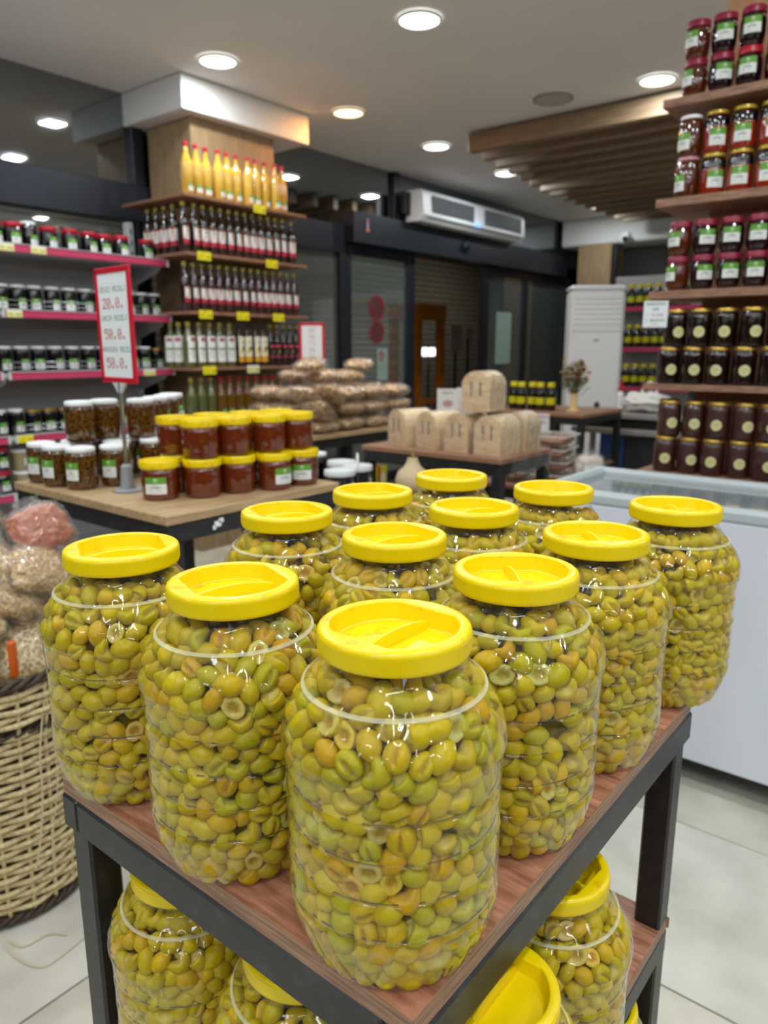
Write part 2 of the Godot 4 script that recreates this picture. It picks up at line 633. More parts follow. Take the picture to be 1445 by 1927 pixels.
	paper("label_plain", 64, 48, Color("dfe0dd"), func(im: Image):
		write(im, "TAHIN", 32, 10, 1, Color("7a7a78"))
		im.fill_rect(Rect2i(10, 24, 44, 3), Color("a8a8a6"))
		im.fill_rect(Rect2i(10, 32, 30, 3), Color("a8a8a6")))
	mat("post_white", Color("c8cacc"), 0.4)
	mat("shelf_grey", Color("aeacae"), 0.5)
	mat("olive_cap", Color("9a8c3a"), 0.4)
	mat("cardboard", Color("a98d66"), 0.8)
	mat("ruby_honey", Color("360905"), 0.08)
	mat("bag_white", Color("dfe0dc"), 0.4)
	mat("frosted_lid", Color("dfe3e4"), 0.35)
	mat("dark_stain", Color("241d19"), 0.6)
	M.stand_wood.metallic_specular = 0.1

func _ready() -> void:
	rng.seed = 7
	# camera
	var cam := Camera3D.new()
	cam.name = "camera"
	cam.fov = 69.43
	cam.near = 0.02
	cam.position = Vector3(0, 1.34, 0)
	cam.rotation_degrees = Vector3(-12.45, -51.1, 0)
	var attr := CameraAttributesPhysical.new()
	attr.frustum_focal_length = 17.31
	attr.frustum_focus_distance = 0.66
	attr.exposure_aperture = 4.5
	cam.attributes = attr
	add_child(cam)
	cam.current = true
	# night outside, exposure
	var env := Environment.new()
	env.background_mode = Environment.BG_COLOR
	env.background_color = Color(0.02, 0.025, 0.035)
	env.tonemap_mode = Environment.TONE_MAPPER_LINEAR
	env.tonemap_exposure = 0.87
	env.sdfgi_enabled = true
	env.ssao_enabled = true
	env.ssil_enabled = true
	var we := WorldEnvironment.new()
	we.name = "surroundings"
	we.environment = env
	add_child(we)
	make_materials()
	ceiling_lights()
	room()
	furnish()

func ceiling_lights() -> void:
	var white := Color(0.96, 0.99, 1.0)
	var warm := Color(1.0, 0.66, 0.34)
	var rim := turned([0.088, 0.0, 0.112, 0.0, 0.116, 0.006, 0.116, 0.012], 40)
	rim = mb().lathe(pv2([0.116, 0.012, 0.116, 0.004, 0.112, 0.0, 0.104, 0.0, 0.100, 0.006]), 40).mesh()
	var face := mb().lathe(pv2([0.100, 0.016, 0.100, 0.004, 0.0, 0.004]), 40).mesh()
	var glow := mat("lamp_glow", Color.WHITE)
	glow.emission_enabled = true
	glow.emission = Color(1.0, 0.98, 0.93)
	glow.emission_energy_multiplier = 5.0
	var glow_warm := mat("lamp_glow_warm", Color.WHITE)
	glow_warm.emission_enabled = true
	glow_warm.emission = Color(1.0, 0.86, 0.66)
	glow_warm.emission_energy_multiplier = 4.0
	var spots := [
		[3.425, -2.53, "round ceiling light nearest the camera, at the top of the frame"], [3.13, -3.78, "round ceiling light just in front of the white column soffit"],
		[4.34, -3.83, "warm round ceiling light right of the column soffit"], [5.48, -3.86, "round ceiling light in front of the air curtain"],
		[6.70, -3.89, "round ceiling light at the left end of the wooden slats"], [8.85, -3.92, "round ceiling light above the grey wall, farthest back"],
		[5.07, -1.88, "round ceiling light beside the honey shelf top"],
		[1.95, -3.75, ""], [0.75, -3.75, ""], [2.1, -2.53, ""], [0.8, -2.53, ""], [3.3, -1.1, ""], [2.1, -0.2, ""], [0.8, -1.1, ""], [0.75, 0.35, ""], [-0.5, -1.1, ""], [-0.5, 0.35, ""], [-0.5, -2.53, ""], [5.1, 0.3, ""], [7.0, -1.9, ""], [7.0, 0.3, ""], [2.1, 1.6, ""], [0.6, 1.8, ""], [3.6, 1.2, ""],
		[-1.9, 0.35, ""], [-0.5, 2.6, ""], [-5.2, 1.0, ""], [-5.2, 4.6, ""]]
	for s in spots:
		var label: String = s[2] if s[2] != "" else "round recessed ceiling light outside the view"
		var t := thing("ceiling_light", label, "ceiling light", Vector3(s[0], 2.984, s[1]), 0.0, "round recessed ceiling lights")
		part(t, "rim", rim, M.white_plastic)
		var is_warm: bool = s[0] == 4.34
		part(t, "diffuser", face, glow_warm if is_warm else glow)
		var l := AreaLight3D.new()
		l.name = "lamp"
		l.position = Vector3(0, 0.001, 0)
		l.rotation_degrees = Vector3(-90, 0, 0)
		l.area_size = Vector2(0.14, 0.14)
		l.area_range = 16.0
		l.area_attenuation = 2.0
		l.light_energy = 1.15
		l.light_color = warm if is_warm else white
		l.shadow_enabled = true
		t.add_child(l)
	# long linear fittings over the part of the shop behind the viewer
	var strip := box(Vector3(0.17, 0.012, 1.46), 0.002, Vector3(0, 0.012, 0))
	var edge := boxes([[Vector3(0.095, 0.012, 0), Vector3(0.02, 0.02, 1.5)], [Vector3(-0.095, 0.012, 0), Vector3(0.02, 0.02, 1.5)], [Vector3(0, 0.012, 0.74), Vector3(0.17, 0.02, 0.02)], [Vector3(0, 0.012, -0.74), Vector3(0.17, 0.02, 0.02)]], 0.003)
	for q in [[-1.2, 1.1, "nearest behind the viewer"], [-1.4, 3.2, "second behind the viewer"], [-3.2, 2.6, "third behind the viewer"], [-4.2, 0.9, "farthest behind the viewer"]]:
		var t := thing("linear_light", "long white linear ceiling light, %s" % q[2], "ceiling light", Vector3(q[0], 2.978, q[1]), 0.0, "linear ceiling lights")
		part(t, "frame", edge, M.white_plastic)
		part(t, "diffuser", strip, glow)
		var l := AreaLight3D.new()
		l.name = "lamp"
		l.position = Vector3(0, 0.003, 0)
		l.rotation_degrees = Vector3(-90, 0, 0)
		l.area_size = Vector2(0.16, 1.42)
		l.area_range = 16.0
		l.area_attenuation = 2.0
		l.light_energy = 1.4
		l.light_color = white
		l.shadow_enabled = true
		t.add_child(l)
	# white glass globes hung behind and beside the viewer
	for q in [[-2.4, -2.2, "left of the viewer"], [-2.6, 0.4, "behind the viewer at left"], [0.9, 3.0, "behind the viewer"], [4.4, 2.4, "right of the freezer"]]:
		var t := thing("globe_pendant", "round white glass pendant lamp hung %s" % q[2], "pendant lamp", Vector3(q[0], 2.25, q[1]), 0.0, "white glass pendant lamps")
		part(t, "globe", mb().lathe(pv2([0.0, -0.13, 0.05, -0.12, 0.092, -0.092, 0.12, -0.05, 0.13, 0.0, 0.12, 0.05, 0.092, 0.092, 0.05, 0.12, 0.03, 0.127]), 24, 1.2).mesh(), glow)
		part(t, "cap", turned([0.03, 0.12, 0.035, 0.125, 0.035, 0.16, 0.0, 0.165], 16), M.frame_black)
		part(t, "cord", mb().tube(PackedVector3Array([Vector3(0, 0.16, 0), Vector3(0, 0.75, 0)]), 0.004, 6).mesh(), M.frame_black)
		var o := OmniLight3D.new()
		o.name = "lamp"
		o.light_energy = 0.9
		o.light_color = white
		o.light_size = 0.12
		o.omni_range = 16.0
		o.omni_attenuation = 2.0
		o.shadow_enabled = true
		t.add_child(o)
	# one fitting that is off
	var off := thing("ceiling_light", "unlit round ceiling light among the slat ends", "ceiling light", Vector3(7.95, 2.984, -3.9), 0.0, "round recessed ceiling lights")
	part(off, "rim", rim, M.white_plastic)
	part(off, "diffuser", face, M.white_plastic)
	var sp := thing("ceiling_speaker", "round flush grey speaker grille in the white ceiling", "speaker", Vector3(5.0, 2.988, -2.56))
	part(sp, "rim", mb().lathe(pv2([0.135, 0.012, 0.135, 0.003, 0.128, 0.0, 0.120, 0.003]), 40).mesh(), mat("speaker_rim", Color("8f8d89"), 0.7))
	part(sp, "grille", mb().lathe(pv2([0.121, 0.010, 0.121, 0.004, 0.0, 0.004]), 40).mesh(), mat("speaker_grey", Color("b5b3ae"), 0.8))

func pane(root: Node3D, x0: float, x1: float, y0: float, y1: float, z: float, m: Material) -> void:
	part(root, "pane", box(Vector3(x1 - x0, y1 - y0, 0.01), 0.0, Vector3((x0 + x1) / 2, (y0 + y1) / 2, z)), m)

func bar(root: Node3D, called: String, x0: float, x1: float, y0: float, y1: float, z0: float, z1: float, m: Material, bev := 0.004) -> void:
	part(root, called, box(Vector3(x1 - x0, y1 - y0, z1 - z0), bev, Vector3((x0 + x1) / 2, (y0 + y1) / 2, (z0 + z1) / 2)), m)

func room() -> void:
	# floor tiles with joints, laid on a dark bed
	var fl := struct("floor", box(Vector3(18.6, 0.1, 11.2), 0.0, Vector3(1.9, -0.053, 0.75)), M.grout)
	var tile := box(Vector3(0.5955, 0.012, 0.5955), 0.0012, Vector3(0, -0.006, 0))
	for i in range(-4, 16):
		for j in range(-5, 8):
			var c := Vector3(1.417 + 0.6 * (i + 0.5) - 0.6, 0, -1.357 + 0.6 * (j + 0.5))
			if c.x > 10.5 or c.z < -4.6 or c.z > 3.5 or c.x < -1.4:
				continue
			part(fl, "tile", tile, M["tile_%d" % (posmod(i * 7 + j * 5, 3))], c)
	struct("ceiling", box(Vector3(18.6, 0.2, 11.0), 0.0, Vector3(1.9, 3.1, 0.75)), M.ceiling_paint)
	struct("wall_left", box(Vector3(0.2, 3.0, 11.2), 0.0, Vector3(-7.3, 1.5, 0.75)), mat("wall_dim", Color("6e6a64"), 0.8))
	struct("wall_back", box(Vector3(18.6, 3.0, 0.2), 0.0, Vector3(1.9, 1.5, 6.3)), M.wall_dim)
	struct("wall_far", box(Vector3(0.2, 3.0, 11.2), 0.0, Vector3(10.9, 1.5, 0.75)), M.wall_grey)
	# glass front
	var z := -4.75
	var f: Material = M.frame_dark
	var w1 := struct_root("window_1")
	bar(w1, "header_beam", -7.2, 5.25, 2.19, 2.43, z - 0.06, z + 0.06, f)
	bar(w1, "sill_rail", -7.2, 5.25, 0.0, 0.10, z - 0.04, z + 0.04, f)
	for x in [-1.2, 0.4, 1.9, 3.17, 5.25]:
		bar(w1, "mullion", x - 0.045, x + 0.045, 0.1, 2.19, z - 0.05, z + 0.05, f)
	for x in [-1.2, 3.17, 6.03]:
		bar(w1, "mullion", x - 0.045, x + 0.045, 2.43, 3.0, z - 0.05, z + 0.05, f)
	for q in [[-7.2, -1.245], [-1.155, 0.355], [0.445, 1.855], [1.945, 3.125], [3.215, 5.205]]:
		pane(w1, q[0], q[1], 0.1, 2.19, z, M.pane)
	for q in [[-7.2, -1.245], [-1.155, 3.125], [3.215, 5.985], [6.075, 10.8]]:
		pane(w1, q[0], q[1], 2.43, 3.0, z, M.tinted_glass)
	# sliding door under its drive box
	var d := struct_root("door_1")
	var poly := PackedVector2Array()
	poly.append(Vector2(5.27, 4.80))
	poly.append(Vector2(5.27, 4.60))
	poly.append(Vector2(9.5, 4.60))
	for k in 9:
		var a := PI / 2 * k / 8
		poly.append(Vector2(9.5 + 0.5 * sin(a), 5.10 - 0.5 * cos(a)))
	poly.append(Vector2(10.0, 5.14))
	poly.append(Vector2(9.4, 5.0))
	poly.append(Vector2(9.4, 4.80))
	var hb := part(d, "drive_box", mb().prism(poly, 2.285, 2.545).mesh(), f, Vector3.ZERO, Vector3(-PI / 2, 0, 0))
	hb.scale = Vector3(1, 1, 1)
	for q in [[5.27, 5.37], [6.25, 6.36], [7.72, 7.82], [8.68, 8.78], [9.9, 10.0]]:
		bar(d, "stile", q[0], q[1], 0.0, 2.285, z - 0.04, z + 0.03, f)
	for q in [[5.37, 6.25], [7.82, 8.68], [8.78, 9.9]]:
		bar(d, "top_rail", q[0], q[1], 2.19, 2.285, z - 0.03, z + 0.03, f)
		bar(d, "bottom_rail", q[0], q[1], 0.0, 0.10, z - 0.03, z + 0.03, f)
		pane(d, q[0], q[1], 0.10, 2.19, z, M.pane)
	var lens := part(d, "motion_sensor", mb().lathe(pv2([0.0, 0.0, 0.05, 0.0, 0.062, 0.012, 0.062, 0.03]), 24).mesh(), M.frame_black, Vector3(7.12, 2.42, -4.57), Vector3(-PI / 2, 0, 0))
	part(lens, "sensor_eye", mb().lathe(pv2([0.034, 0.0, 0.026, -0.014, 0.0, -0.02]), 20).mesh(), M.dark)
	part(d, "door_sticker", box(Vector3(0.07, 0.13, 0.004)), paper("door_sticker", 48, 96, Color("28242a"), func(im: Image):
		im.fill_rect(Rect2i(14, 8, 20, 18), Color("b8564a"))
		im.fill_rect(Rect2i(18, 30, 12, 34), Color("a9a2b4"))
		im.fill_rect(Rect2i(12, 68, 24, 20), Color("d87a48"))), Vector3(5.46, 2.44, -4.597))
	# beyond the glass: the closed arcade with roller shutters
	struct("floor_outside", box(Vector3(21.0, 0.1, 6.0), 0.0, Vector3(8.0, -0.06, -7.85)), mat("stone_dark", Color("4a4a48"), 0.5))
	struct("ceiling_outside", box(Vector3(21.0, 0.1, 6.2), 0.0, Vector3(8.0, 3.3, -7.9)), mat("soffit_dark", Color("26282a"), 0.8))
	var sh := struct("wall_outside", box(Vector3(21.0, 3.4, 0.1), 0.0, Vector3(8.0, 1.65, -8.7)), mat("shutter_back", Color("2c2d2c"), 0.6))
	var sl := mb()
	for k in 30:
		sl.box(Vector3(8.0, 0.06 + k * 0.1, -8.63), Vector3(20.9, 0.09, 0.05), 0.012)
	part(sh, "shutter_slats", sl.mesh(), mat("shutter_slat", Color("7e807c"), 0.5)).set_meta("kind", "stuff")
	struct("wall_outside_end", box(Vector3(0.1, 3.4, 6.2), 0.0, Vector3(18.4, 1.65, -7.9)), M.shutter_back)
	struct("wall_outside_side", box(Vector3(0.1, 3.4, 6.2), 0.0, Vector3(-2.4, 1.65, -7.9)), M.shutter_back)
	for q in [[12.2, -6.9, "farther"], [5.0, -6.9, "nearer"]]:
		var t := thing("arcade_light", "dim round ceiling light in the closed arcade outside, %s one" % q[2], "ceiling light", Vector3(q[0], 3.234, q[1]))
		part(t, "rim", mb().lathe(pv2([0.116, 0.012, 0.116, 0.004, 0.112, 0.0, 0.104, 0.0, 0.100, 0.006]), 32).mesh(), M.white_plastic)
		part(t, "diffuser", mb().lathe(pv2([0.100, 0.016, 0.100, 0.004, 0.0, 0.004]), 32).mesh(), M.lamp_glow_warm)
		var l := AreaLight3D.new()
		l.name = "lamp"
		l.position = Vector3(0, 0.001, 0)
		l.rotation_degrees = Vector3(-90, 0, 0)
		l.area_size = Vector2(0.14, 0.14)
		l.area_range = 16.0
		l.area_attenuation = 2.0
		l.light_energy = 2.2
		l.light_color = Color(1.0, 0.9, 0.75)
		l.shadow_enabled = true
		t.add_child(l)
	# soffit box over the column and the column itself
	struct("column_soffit", boxes([[Vector3(3.655, 2.895, -4.425), Vector3(1.11, 0.2, 0.65)]], 0.004), M.white_paint)
	struct("column_1", box(Vector3(0.72, 2.795, 0.47), 0.003, Vector3(3.585, 1.3975, -4.43)), M.column_oak)
	# white beam and timber pillar at the back
	struct("beam_back", box(Vector3(0.5, 0.34, 7.6), 0.02, Vector3(9.85, 2.83, -0.9)), M.white_paint)
	var pil := struct("column_2", box(Vector3(0.4, 2.66, 0.45), 0.004, Vector3(9.75, 1.33, -4.2)), M.column_oak)
	part(pil, "cable_duct", box(Vector3(0.05, 2.6, 0.05), 0.004, Vector3(9.6, 1.33, -3.93)), M.frame_black)
	# slats under the ceiling
	var sc := struct_root("ceiling_slats")
	for k in 15:
		var x := 5.34 + k * 0.28
		var ze := -3.43 - minf(k * 0.04, 0.28)
		part(sc, "slat", box(Vector3(0.075, 0.13, ze * -1.0 + 0.4), 0.003, Vector3(x, 2.915, (ze + 0.4) / 2)), M.slat_wood)

# ---------------------------------------------------------------- olive jars
const JAR_H := 0.2585
const JAR_PROFILE := [0.0, 0.060, 0.001, 0.066, 0.004, 0.0685, 0.012, 0.0718, 0.024, 0.0768, 0.038, 0.0808, 0.052, 0.0832, 0.060, 0.0826, 0.090, 0.0822, 0.150, 0.0824, 0.166, 0.0832, 0.1705, 0.0850, 0.175, 0.0856, 0.183, 0.0850, 0.193, 0.0815, 0.203, 0.0758, 0.212, 0.0695, 0.220, 0.0632, 0.226, 0.0586, 0.2295, 0.0556, 0.233, 0.0535, 0.250, 0.0535]
const RIBS := [0.055, 0.084, 0.114, 0.1445]

func jar_radius(y: float) -> float:
	var p := JAR_PROFILE
	for i in range(0, p.size() - 2, 2):
		if y <= p[i + 2]:
			var t := clampf((y - p[i]) / (p[i + 2] - p[i]), 0, 1)
			return lerpf(p[i + 1], p[i + 3], t)
	return p[p.size() - 1]

func jar_shell() -> ArrayMesh:
	var ys := []
	var y := 0.0
	while y < 0.249:
		ys.append(y)
		var near_rib := y > 0.164 and y < 0.176
		for g in RIBS:
			if y > g - 0.0105 and y < g + 0.003:
				near_rib = true
		y += 0.0009 if near_rib or y < 0.006 else 0.0026
	ys.append(0.25)
	var rows := []
	var nu := 140
	for yy in ys:
		var row := PackedVector3Array()
		var sm := (jar_radius(yy - 0.0015) + jar_radius(yy) * 2.0 + jar_radius(yy + 0.0015)) / 4.0
		for g in RIBS + [0.1705]:
			# a ledge: the band below rounds off under the band above
			var dep := 0.0034 if g < 0.16 else 0.0016
			if yy <= g and yy > g - 0.010:
				var u: float = 1.0 - (g - yy) / 0.010
				sm -= dep * (1.0 - sqrt(maxf(0.0, 1.0 - u * u)))
			elif yy > g and yy < g + 0.002:
				sm -= dep * (1.0 - (yy - g) / 0.002)
		var top := smoothstep(0.174, 0.182, yy) * (1.0 - smoothstep(0.212, 0.222, yy))
		var low := smoothstep(0.002, 0.008, yy) * (1.0 - smoothstep(0.040, 0.048, yy))
		var mid := smoothstep(0.055, 0.060, yy) * (1.0 - smoothstep(0.16, 0.168, yy))
		for i in nu:
			var a := TAU * i / nu
			var r := sm
			r -= 0.0020 * top * pow(absf(sin(13.0 * a + (yy - 0.18) * 48.0)), 2.0)
			r -= 0.0018 * low * pow(absf(sin(13.0 * a - yy * 50.0)), 2.0)
			r += 0.0003 * mid * sin(5.0 * a + yy * 40.0)
			row.append(Vector3(cos(a) * r, yy, sin(a) * r))
		rows.append(row)
	var b := mb()
	b.sheet(rows, true)
	# base
	var o := b.vert(Vector3(0, 0.004, 0), Vector3.DOWN)
	for i in 48:
		var a := TAU * i / 48
		b.vert(Vector3(cos(a) * 0.060, 0.0005, sin(a) * 0.060), Vector3.DOWN)
	for i in 48:
		b.tri(o, o + 1 + i, o + 1 + (i + 1) % 48)
	return b.mesh()

func lid_mesh() -> ArrayMesh:
	# knurled skirt
	var b := mb()
	var rows := []
	var nu := 264
	for q in [[0.0, 0.0550], [0.0005, 0.0562], [0.0022, 0.0568], [0.0032, 0.0572], [0.0042, 0.0574], [0.0125, 0.0574], [0.0136, 0.0573], [0.0150, 0.0571], [0.0170, 0.0566], [0.0183, 0.0552], [0.0189, 0.0535]]:
		var row := PackedVector3Array()
		var kn := 1.0 if q[0] > 0.003 and q[0] < 0.013 else 0.0
		for i in nu:
			var a := TAU * i / nu
			var r: float = q[1] - kn * (0.0008 if i % 2 == 0 else 0.0)
			row.append(Vector3(cos(a) * r, q[0], sin(a) * r))
		rows.append(row)
	b.sheet(rows, true)
	# rim, and the well: a circle cut off by two chords
	var well := func(a: float, r0: float, c: float) -> float:
		return minf(r0, c / maxf(absf(cos(a)), 0.001))
	rows = []
	for q in [[0.0535, 0.07, 0.0189], [0.0515, 0.06, 0.0192], [0.0490, 0.0420, 0.0192], [0.0478, 0.0405, 0.0187], [0.0471, 0.0397, 0.0174], [0.0458, 0.0384, 0.0052], [0.0450, 0.0376, 0.0040], [0.0436, 0.0364, 0.0036], [0.0, 0.0, 0.0033]]:
		var row := PackedVector3Array()
		for i in 132:
			var a := TAU * i / 132
			var r: float = well.call(a, q[0], q[1]) if q[0] > 0.0 else 0.0
			row.append(Vector3(cos(a) * r, q[2], sin(a) * r))
		rows.append(row)
	b.sheet(rows, true)
	return b.mesh()

func lid_grip() -> ArrayMesh:
	# the arched bar across the well, hollow side down
	var b := mb()
	var rows := []
	for j in 17:
		var t := -1.0 + 2.0 * j / 16
		var x := t * 0.0395
		var h := 0.0045 + 0.0095 * sqrt(maxf(0.0, 1.0 - 0.85 * t * t))
		var w := 0.0018 + 0.0016 * t * t
		rows.append(PackedVector3Array([Vector3(x, 0.0035, -w), Vector3(x, h - 0.0012, -w * 0.85), Vector3(x, h, -w * 0.4), Vector3(x, h, w * 0.4), Vector3(x, h - 0.0012, w * 0.85), Vector3(x, 0.0035, w)]))
	b.sheet(rows, false, -1.0)
	return b.mesh()

const SKIN := Color(0.50, 0.372, 0.002)
const FLESH := Color(0.60, 0.49, 0.12)
const HEART := Color(0.40, 0.25, 0.015)

# an olive with its long axis along x; y points out of the jar
func olive_mesh(kind: int) -> ArrayMesh:
	var b := mb()
	b.tinted = true
	var rows := []
	var cols := []
	var nz := FastNoiseLite.new()
	nz.seed = 100 + kind
	nz.frequency = 1.0
	var nu := 24
	var nv := 19 if kind == 2 else 16
	for j in nv:
		var row := PackedVector3Array()
		var crow := []
		var th := PI * j / (nv - 1)
		for i in nu:
			var ph := TAU * i / nu
			var d := Vector3(-cos(th), sin(th) * cos(ph), sin(th) * sin(ph))
			var k := 1.0 + 0.08 * nz.get_noise_3dv(d * 1.6)
			var p := Vector3(d.x * 0.0132, d.y * 0.0102, d.z * 0.0106) * k
			var c := SKIN
			match kind:
				0:
					p.x += 0.0012 * signf(d.x) * pow(absf(d.x), 6.0)
				1:
					# a split along its length
					var s := exp(-pow((d.z + 0.25 * nz.get_noise_2d(d.x * 3.0, 7.0)) / 0.13, 2)) * smoothstep(0.1, 0.6, d.y) * (1.0 - smoothstep(0.55, 0.95, absf(d.x + 0.2)))
					p.y -= 0.0040 * s
					p.z *= 1.0 + 0.10 * smoothstep(0.0, 0.8, d.y)
					c = SKIN.lerp(FLESH * 0.85, clampf(s * 0.7, 0, 1))
					if s > 0.8:
						c = HEART * 0.9
				2:
					# cut across, stone removed
					var lim := 0.0035
					if p.y > lim:
						var rr := Vector2(p.x / 0.0132, p.z / 0.0106).length()
						c = FLESH
						p.y = lim + 0.0006 * (1.0 - rr)
						if rr < 0.42:
							p.y -= 0.0028
							c = HEART
						elif rr < 0.55:
							p.y -= 0.0008
							c = FLESH.lerp(HEART, 0.5)
				3:
					# a bite torn from one end
					var e := smoothstep(0.25, 0.75, d.x) * smoothstep(-0.4, 0.3, d.y)
					p -= Vector3(0.0062, 0.003, 0.0) * e
					p.z += 0.002 * e * nz.get_noise_3dv(d * 7.0)
					c = SKIN.lerp(FLESH, 0.75 * smoothstep(0.5, 1.0, e))
				4:
					p = Vector3(d.x * 0.0142, d.y * 0.0088, d.z * 0.0090) * k
				5:
					# folded half, bent round the missing stone
					p.z += 0.0075 * (d.x * d.x) - 0.003
					p.z *= 0.9
					var m := exp(-pow(d.x / 0.35, 2)) * smoothstep(0.2, 0.9, d.z)
					p.z -= 0.0035 * m
					c = SKIN.lerp(FLESH, 0.7 * m)
			row.append(p)
			c *= 1.0 + 0.16 * nz.get_noise_3dv(d * 5.0)
			crow.append(c)
		rows.append(row)
		cols.append(crow)
	b.sheet(rows, true, 1.0, cols)
	return b.mesh()

# points spread evenly over the inside of the jar: (angle, height)
func jar_points(n: int, seed_: int, inset: float) -> PackedVector2Array:
	var g := RandomNumberGenerator.new()
	g.seed = seed_
	var pts := PackedVector2Array()
	while pts.size() < n:
		var y := g.randf_range(0.011, 0.217)
		if g.randf() < jar_radius(y) / 0.087:
			pts.append(Vector2(g.randf() * TAU, y))
	var want := 0.0186
	for it in 22:
		for i in n:
			var p := pts[i]
			var r := jar_radius(p.y) - inset
			var push := Vector2.ZERO
			for j in n:
				if j == i:
					continue
				var dy := p.y - pts[j].y
				if absf(dy) > want:
					continue
				var da := wrapf(p.x - pts[j].x, -PI, PI) * r
				var d2 := da * da + dy * dy
				if d2 < want * want:
					var d := sqrt(d2) + 1e-6
					push += Vector2(da, dy) / d * (want - d)
			pts[i] = Vector2(p.x + push.x * 0.4 / r, clampf(p.y + push.y * 0.4, 0.010, 0.219))
	return pts

var olive_kinds := []
var olive_spots := []   # [transform, kind, tint] of every layout, in the jar's own axes
var loose := []         # what is left for the one mass of olives
var singles := []       # candidates for olives of their own

func olive_layout(seed_: int) -> Array:
	var g := RandomNumberGenerator.new()
	g.seed = seed_
	var list := []
	for layer in 2:
		var inset: float = [0.0096, 0.0235][layer]
		for p in jar_points([380, 220][layer], seed_ + layer, inset):
			var y := p.y
			var r: float = jar_radius(y) - inset - g.randf() * 0.0015
			if y > 0.216:
				r -= 0.004
			var slope := (jar_radius(y + 0.004) - jar_radius(y - 0.004)) / 0.008
			var radial := Vector3(cos(p.x), 0, sin(p.x))
			var n := (radial - Vector3.UP * clampf(slope, -1.2, 1.2)).normalized()
			n = (n + Vector3(g.randf_range(-1, 1), g.randf_range(-1, 1), g.randf_range(-1, 1)) * 0.22).normalized()
			var across := n.cross(Vector3.UP).normalized()
			var ang := g.randfn(0.0, 0.9)
			var x := across * cos(ang) + n.cross(across) * sin(ang)
			var s := g.randf_range(0.76, 1.0)
			var q := g.randf()
			var kind := 0
			if q > 0.34: kind = 1
			if q > 0.50: kind = 4
			if q > 0.58: kind = 3
			if q > 0.78: kind = 5
			if q > 0.94: kind = 2
			var t := Transform3D(Basis(x, n, x.cross(n)).scaled_local(Vector3(s, s, s)), radial * r + Vector3(0, y, 0))
			list.append([t, kind, [0, 0, 1, 2, 3, 4, 0, 2][g.randi() % 8], layer])
	return list

func make_olives() -> void:
	for k in 6:
		olive_kinds.append(olive_mesh(k))
	for k in 3:
		olive_spots.append(olive_layout(900 + k * 10))

var jar_parts := {}

func make_jar_parts() -> void:
	jar_parts.shell = jar_shell()
	jar_parts.lid = lid_mesh()
	jar_parts.grip = lid_grip()
	jar_parts.ring = mb().lathe(pv2([0.0678, 0.2145, 0.0698, 0.2140, 0.0697, 0.2150, 0.0684, 0.2162, 0.0672, 0.2165]), 64).mesh()
	var core := []
	for y in [0.004, 0.02, 0.05, 0.1, 0.15, 0.17, 0.19, 0.205]:
		core.append_array([jar_radius(y) - 0.031, y])
	core.append_array([0.0, 0.206])
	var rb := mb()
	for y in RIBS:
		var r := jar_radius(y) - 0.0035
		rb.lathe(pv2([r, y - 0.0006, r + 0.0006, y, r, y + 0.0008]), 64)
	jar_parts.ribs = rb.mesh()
	var mk := []
	for y in [0.006, 0.02, 0.05, 0.1, 0.15, 0.17, 0.19, 0.205]:
		mk.append_array([jar_radius(y) - 0.014, y])
	jar_parts.murk = turned(mk, 40)
	jar_parts.core = turned(core, 32)

func olive_jar(label: String, at: Vector3, grip_turn: float, layout: int, spin: float, near := "", group := "large jars of cracked green olives") -> void:
	var t := thing("olive_jar", label, "jar", at, 0.0, group)
	var sh := part(t, "jar_body", jar_parts.shell, M.pet, Vector3.ZERO, Vector3(0, spin, 0))
	part(sh, "neck_ring", jar_parts.ring, M.ring)
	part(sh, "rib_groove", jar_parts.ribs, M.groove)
	var br := part(t, "brine", jar_parts.core, M.brine)
	part(br, "cloudy_brine", jar_parts.murk, M.murk)
	var l := part(t, "lid", jar_parts.lid, M.yellow_lid, Vector3(0, JAR_H - 0.0192, 0), Vector3(0, grip_turn, 0))
	part(l, "grip_bar", jar_parts.grip, M.yellow_lid)
	var eye := Vector3(0, 1.34, 0)
	var frame := Transform3D(Basis(Vector3.UP, spin), at)
	for q in olive_spots[layout]:
		var w: Transform3D = frame * (q[0] as Transform3D)
		var facing := w.basis.y.normalized().dot((eye - w.origin).normalized())
		if near != "" and q[3] == 0 and facing > 0.12:
			singles.append([w, q[1], q[2], near, eye.distance_to(w.origin), at])
		else:
			loose.append([w, q[1], q[2]])

const OLIVE_LOOK := ["whole olive", "split olive", "cut hollow olive", "torn olive", "long smooth olive", "bent olive half"]
const OLIVE_TONE := ["yellow green", "orange tinged", "green", "dull green", "golden"]

func olive_place(q: Array, at: Vector3) -> String:
	var d: Vector3 = (q[0] as Transform3D).origin - at
	var to_eye := -at
	var a := wrapf(atan2(d.x, d.z) - atan2(to_eye.x, to_eye.z), -PI, PI)
	var side := "far left" if a < -0.75 else "left" if a < -0.3 else "mid left" if a < -0.05 else "mid right" if a < 0.25 else "right" if a < 0.7 else "far right"
	var bands := [0.03, 0.055, 0.084, 0.114, 0.1445, 0.1715, 0.195]
	var names := ["jar base", "lowest band", "second band up", "third band up", "fourth band up", "fifth band up", "lower shoulder", "upper shoulder"]
	return names[bands.bsearch(d.y)] + ", " + side

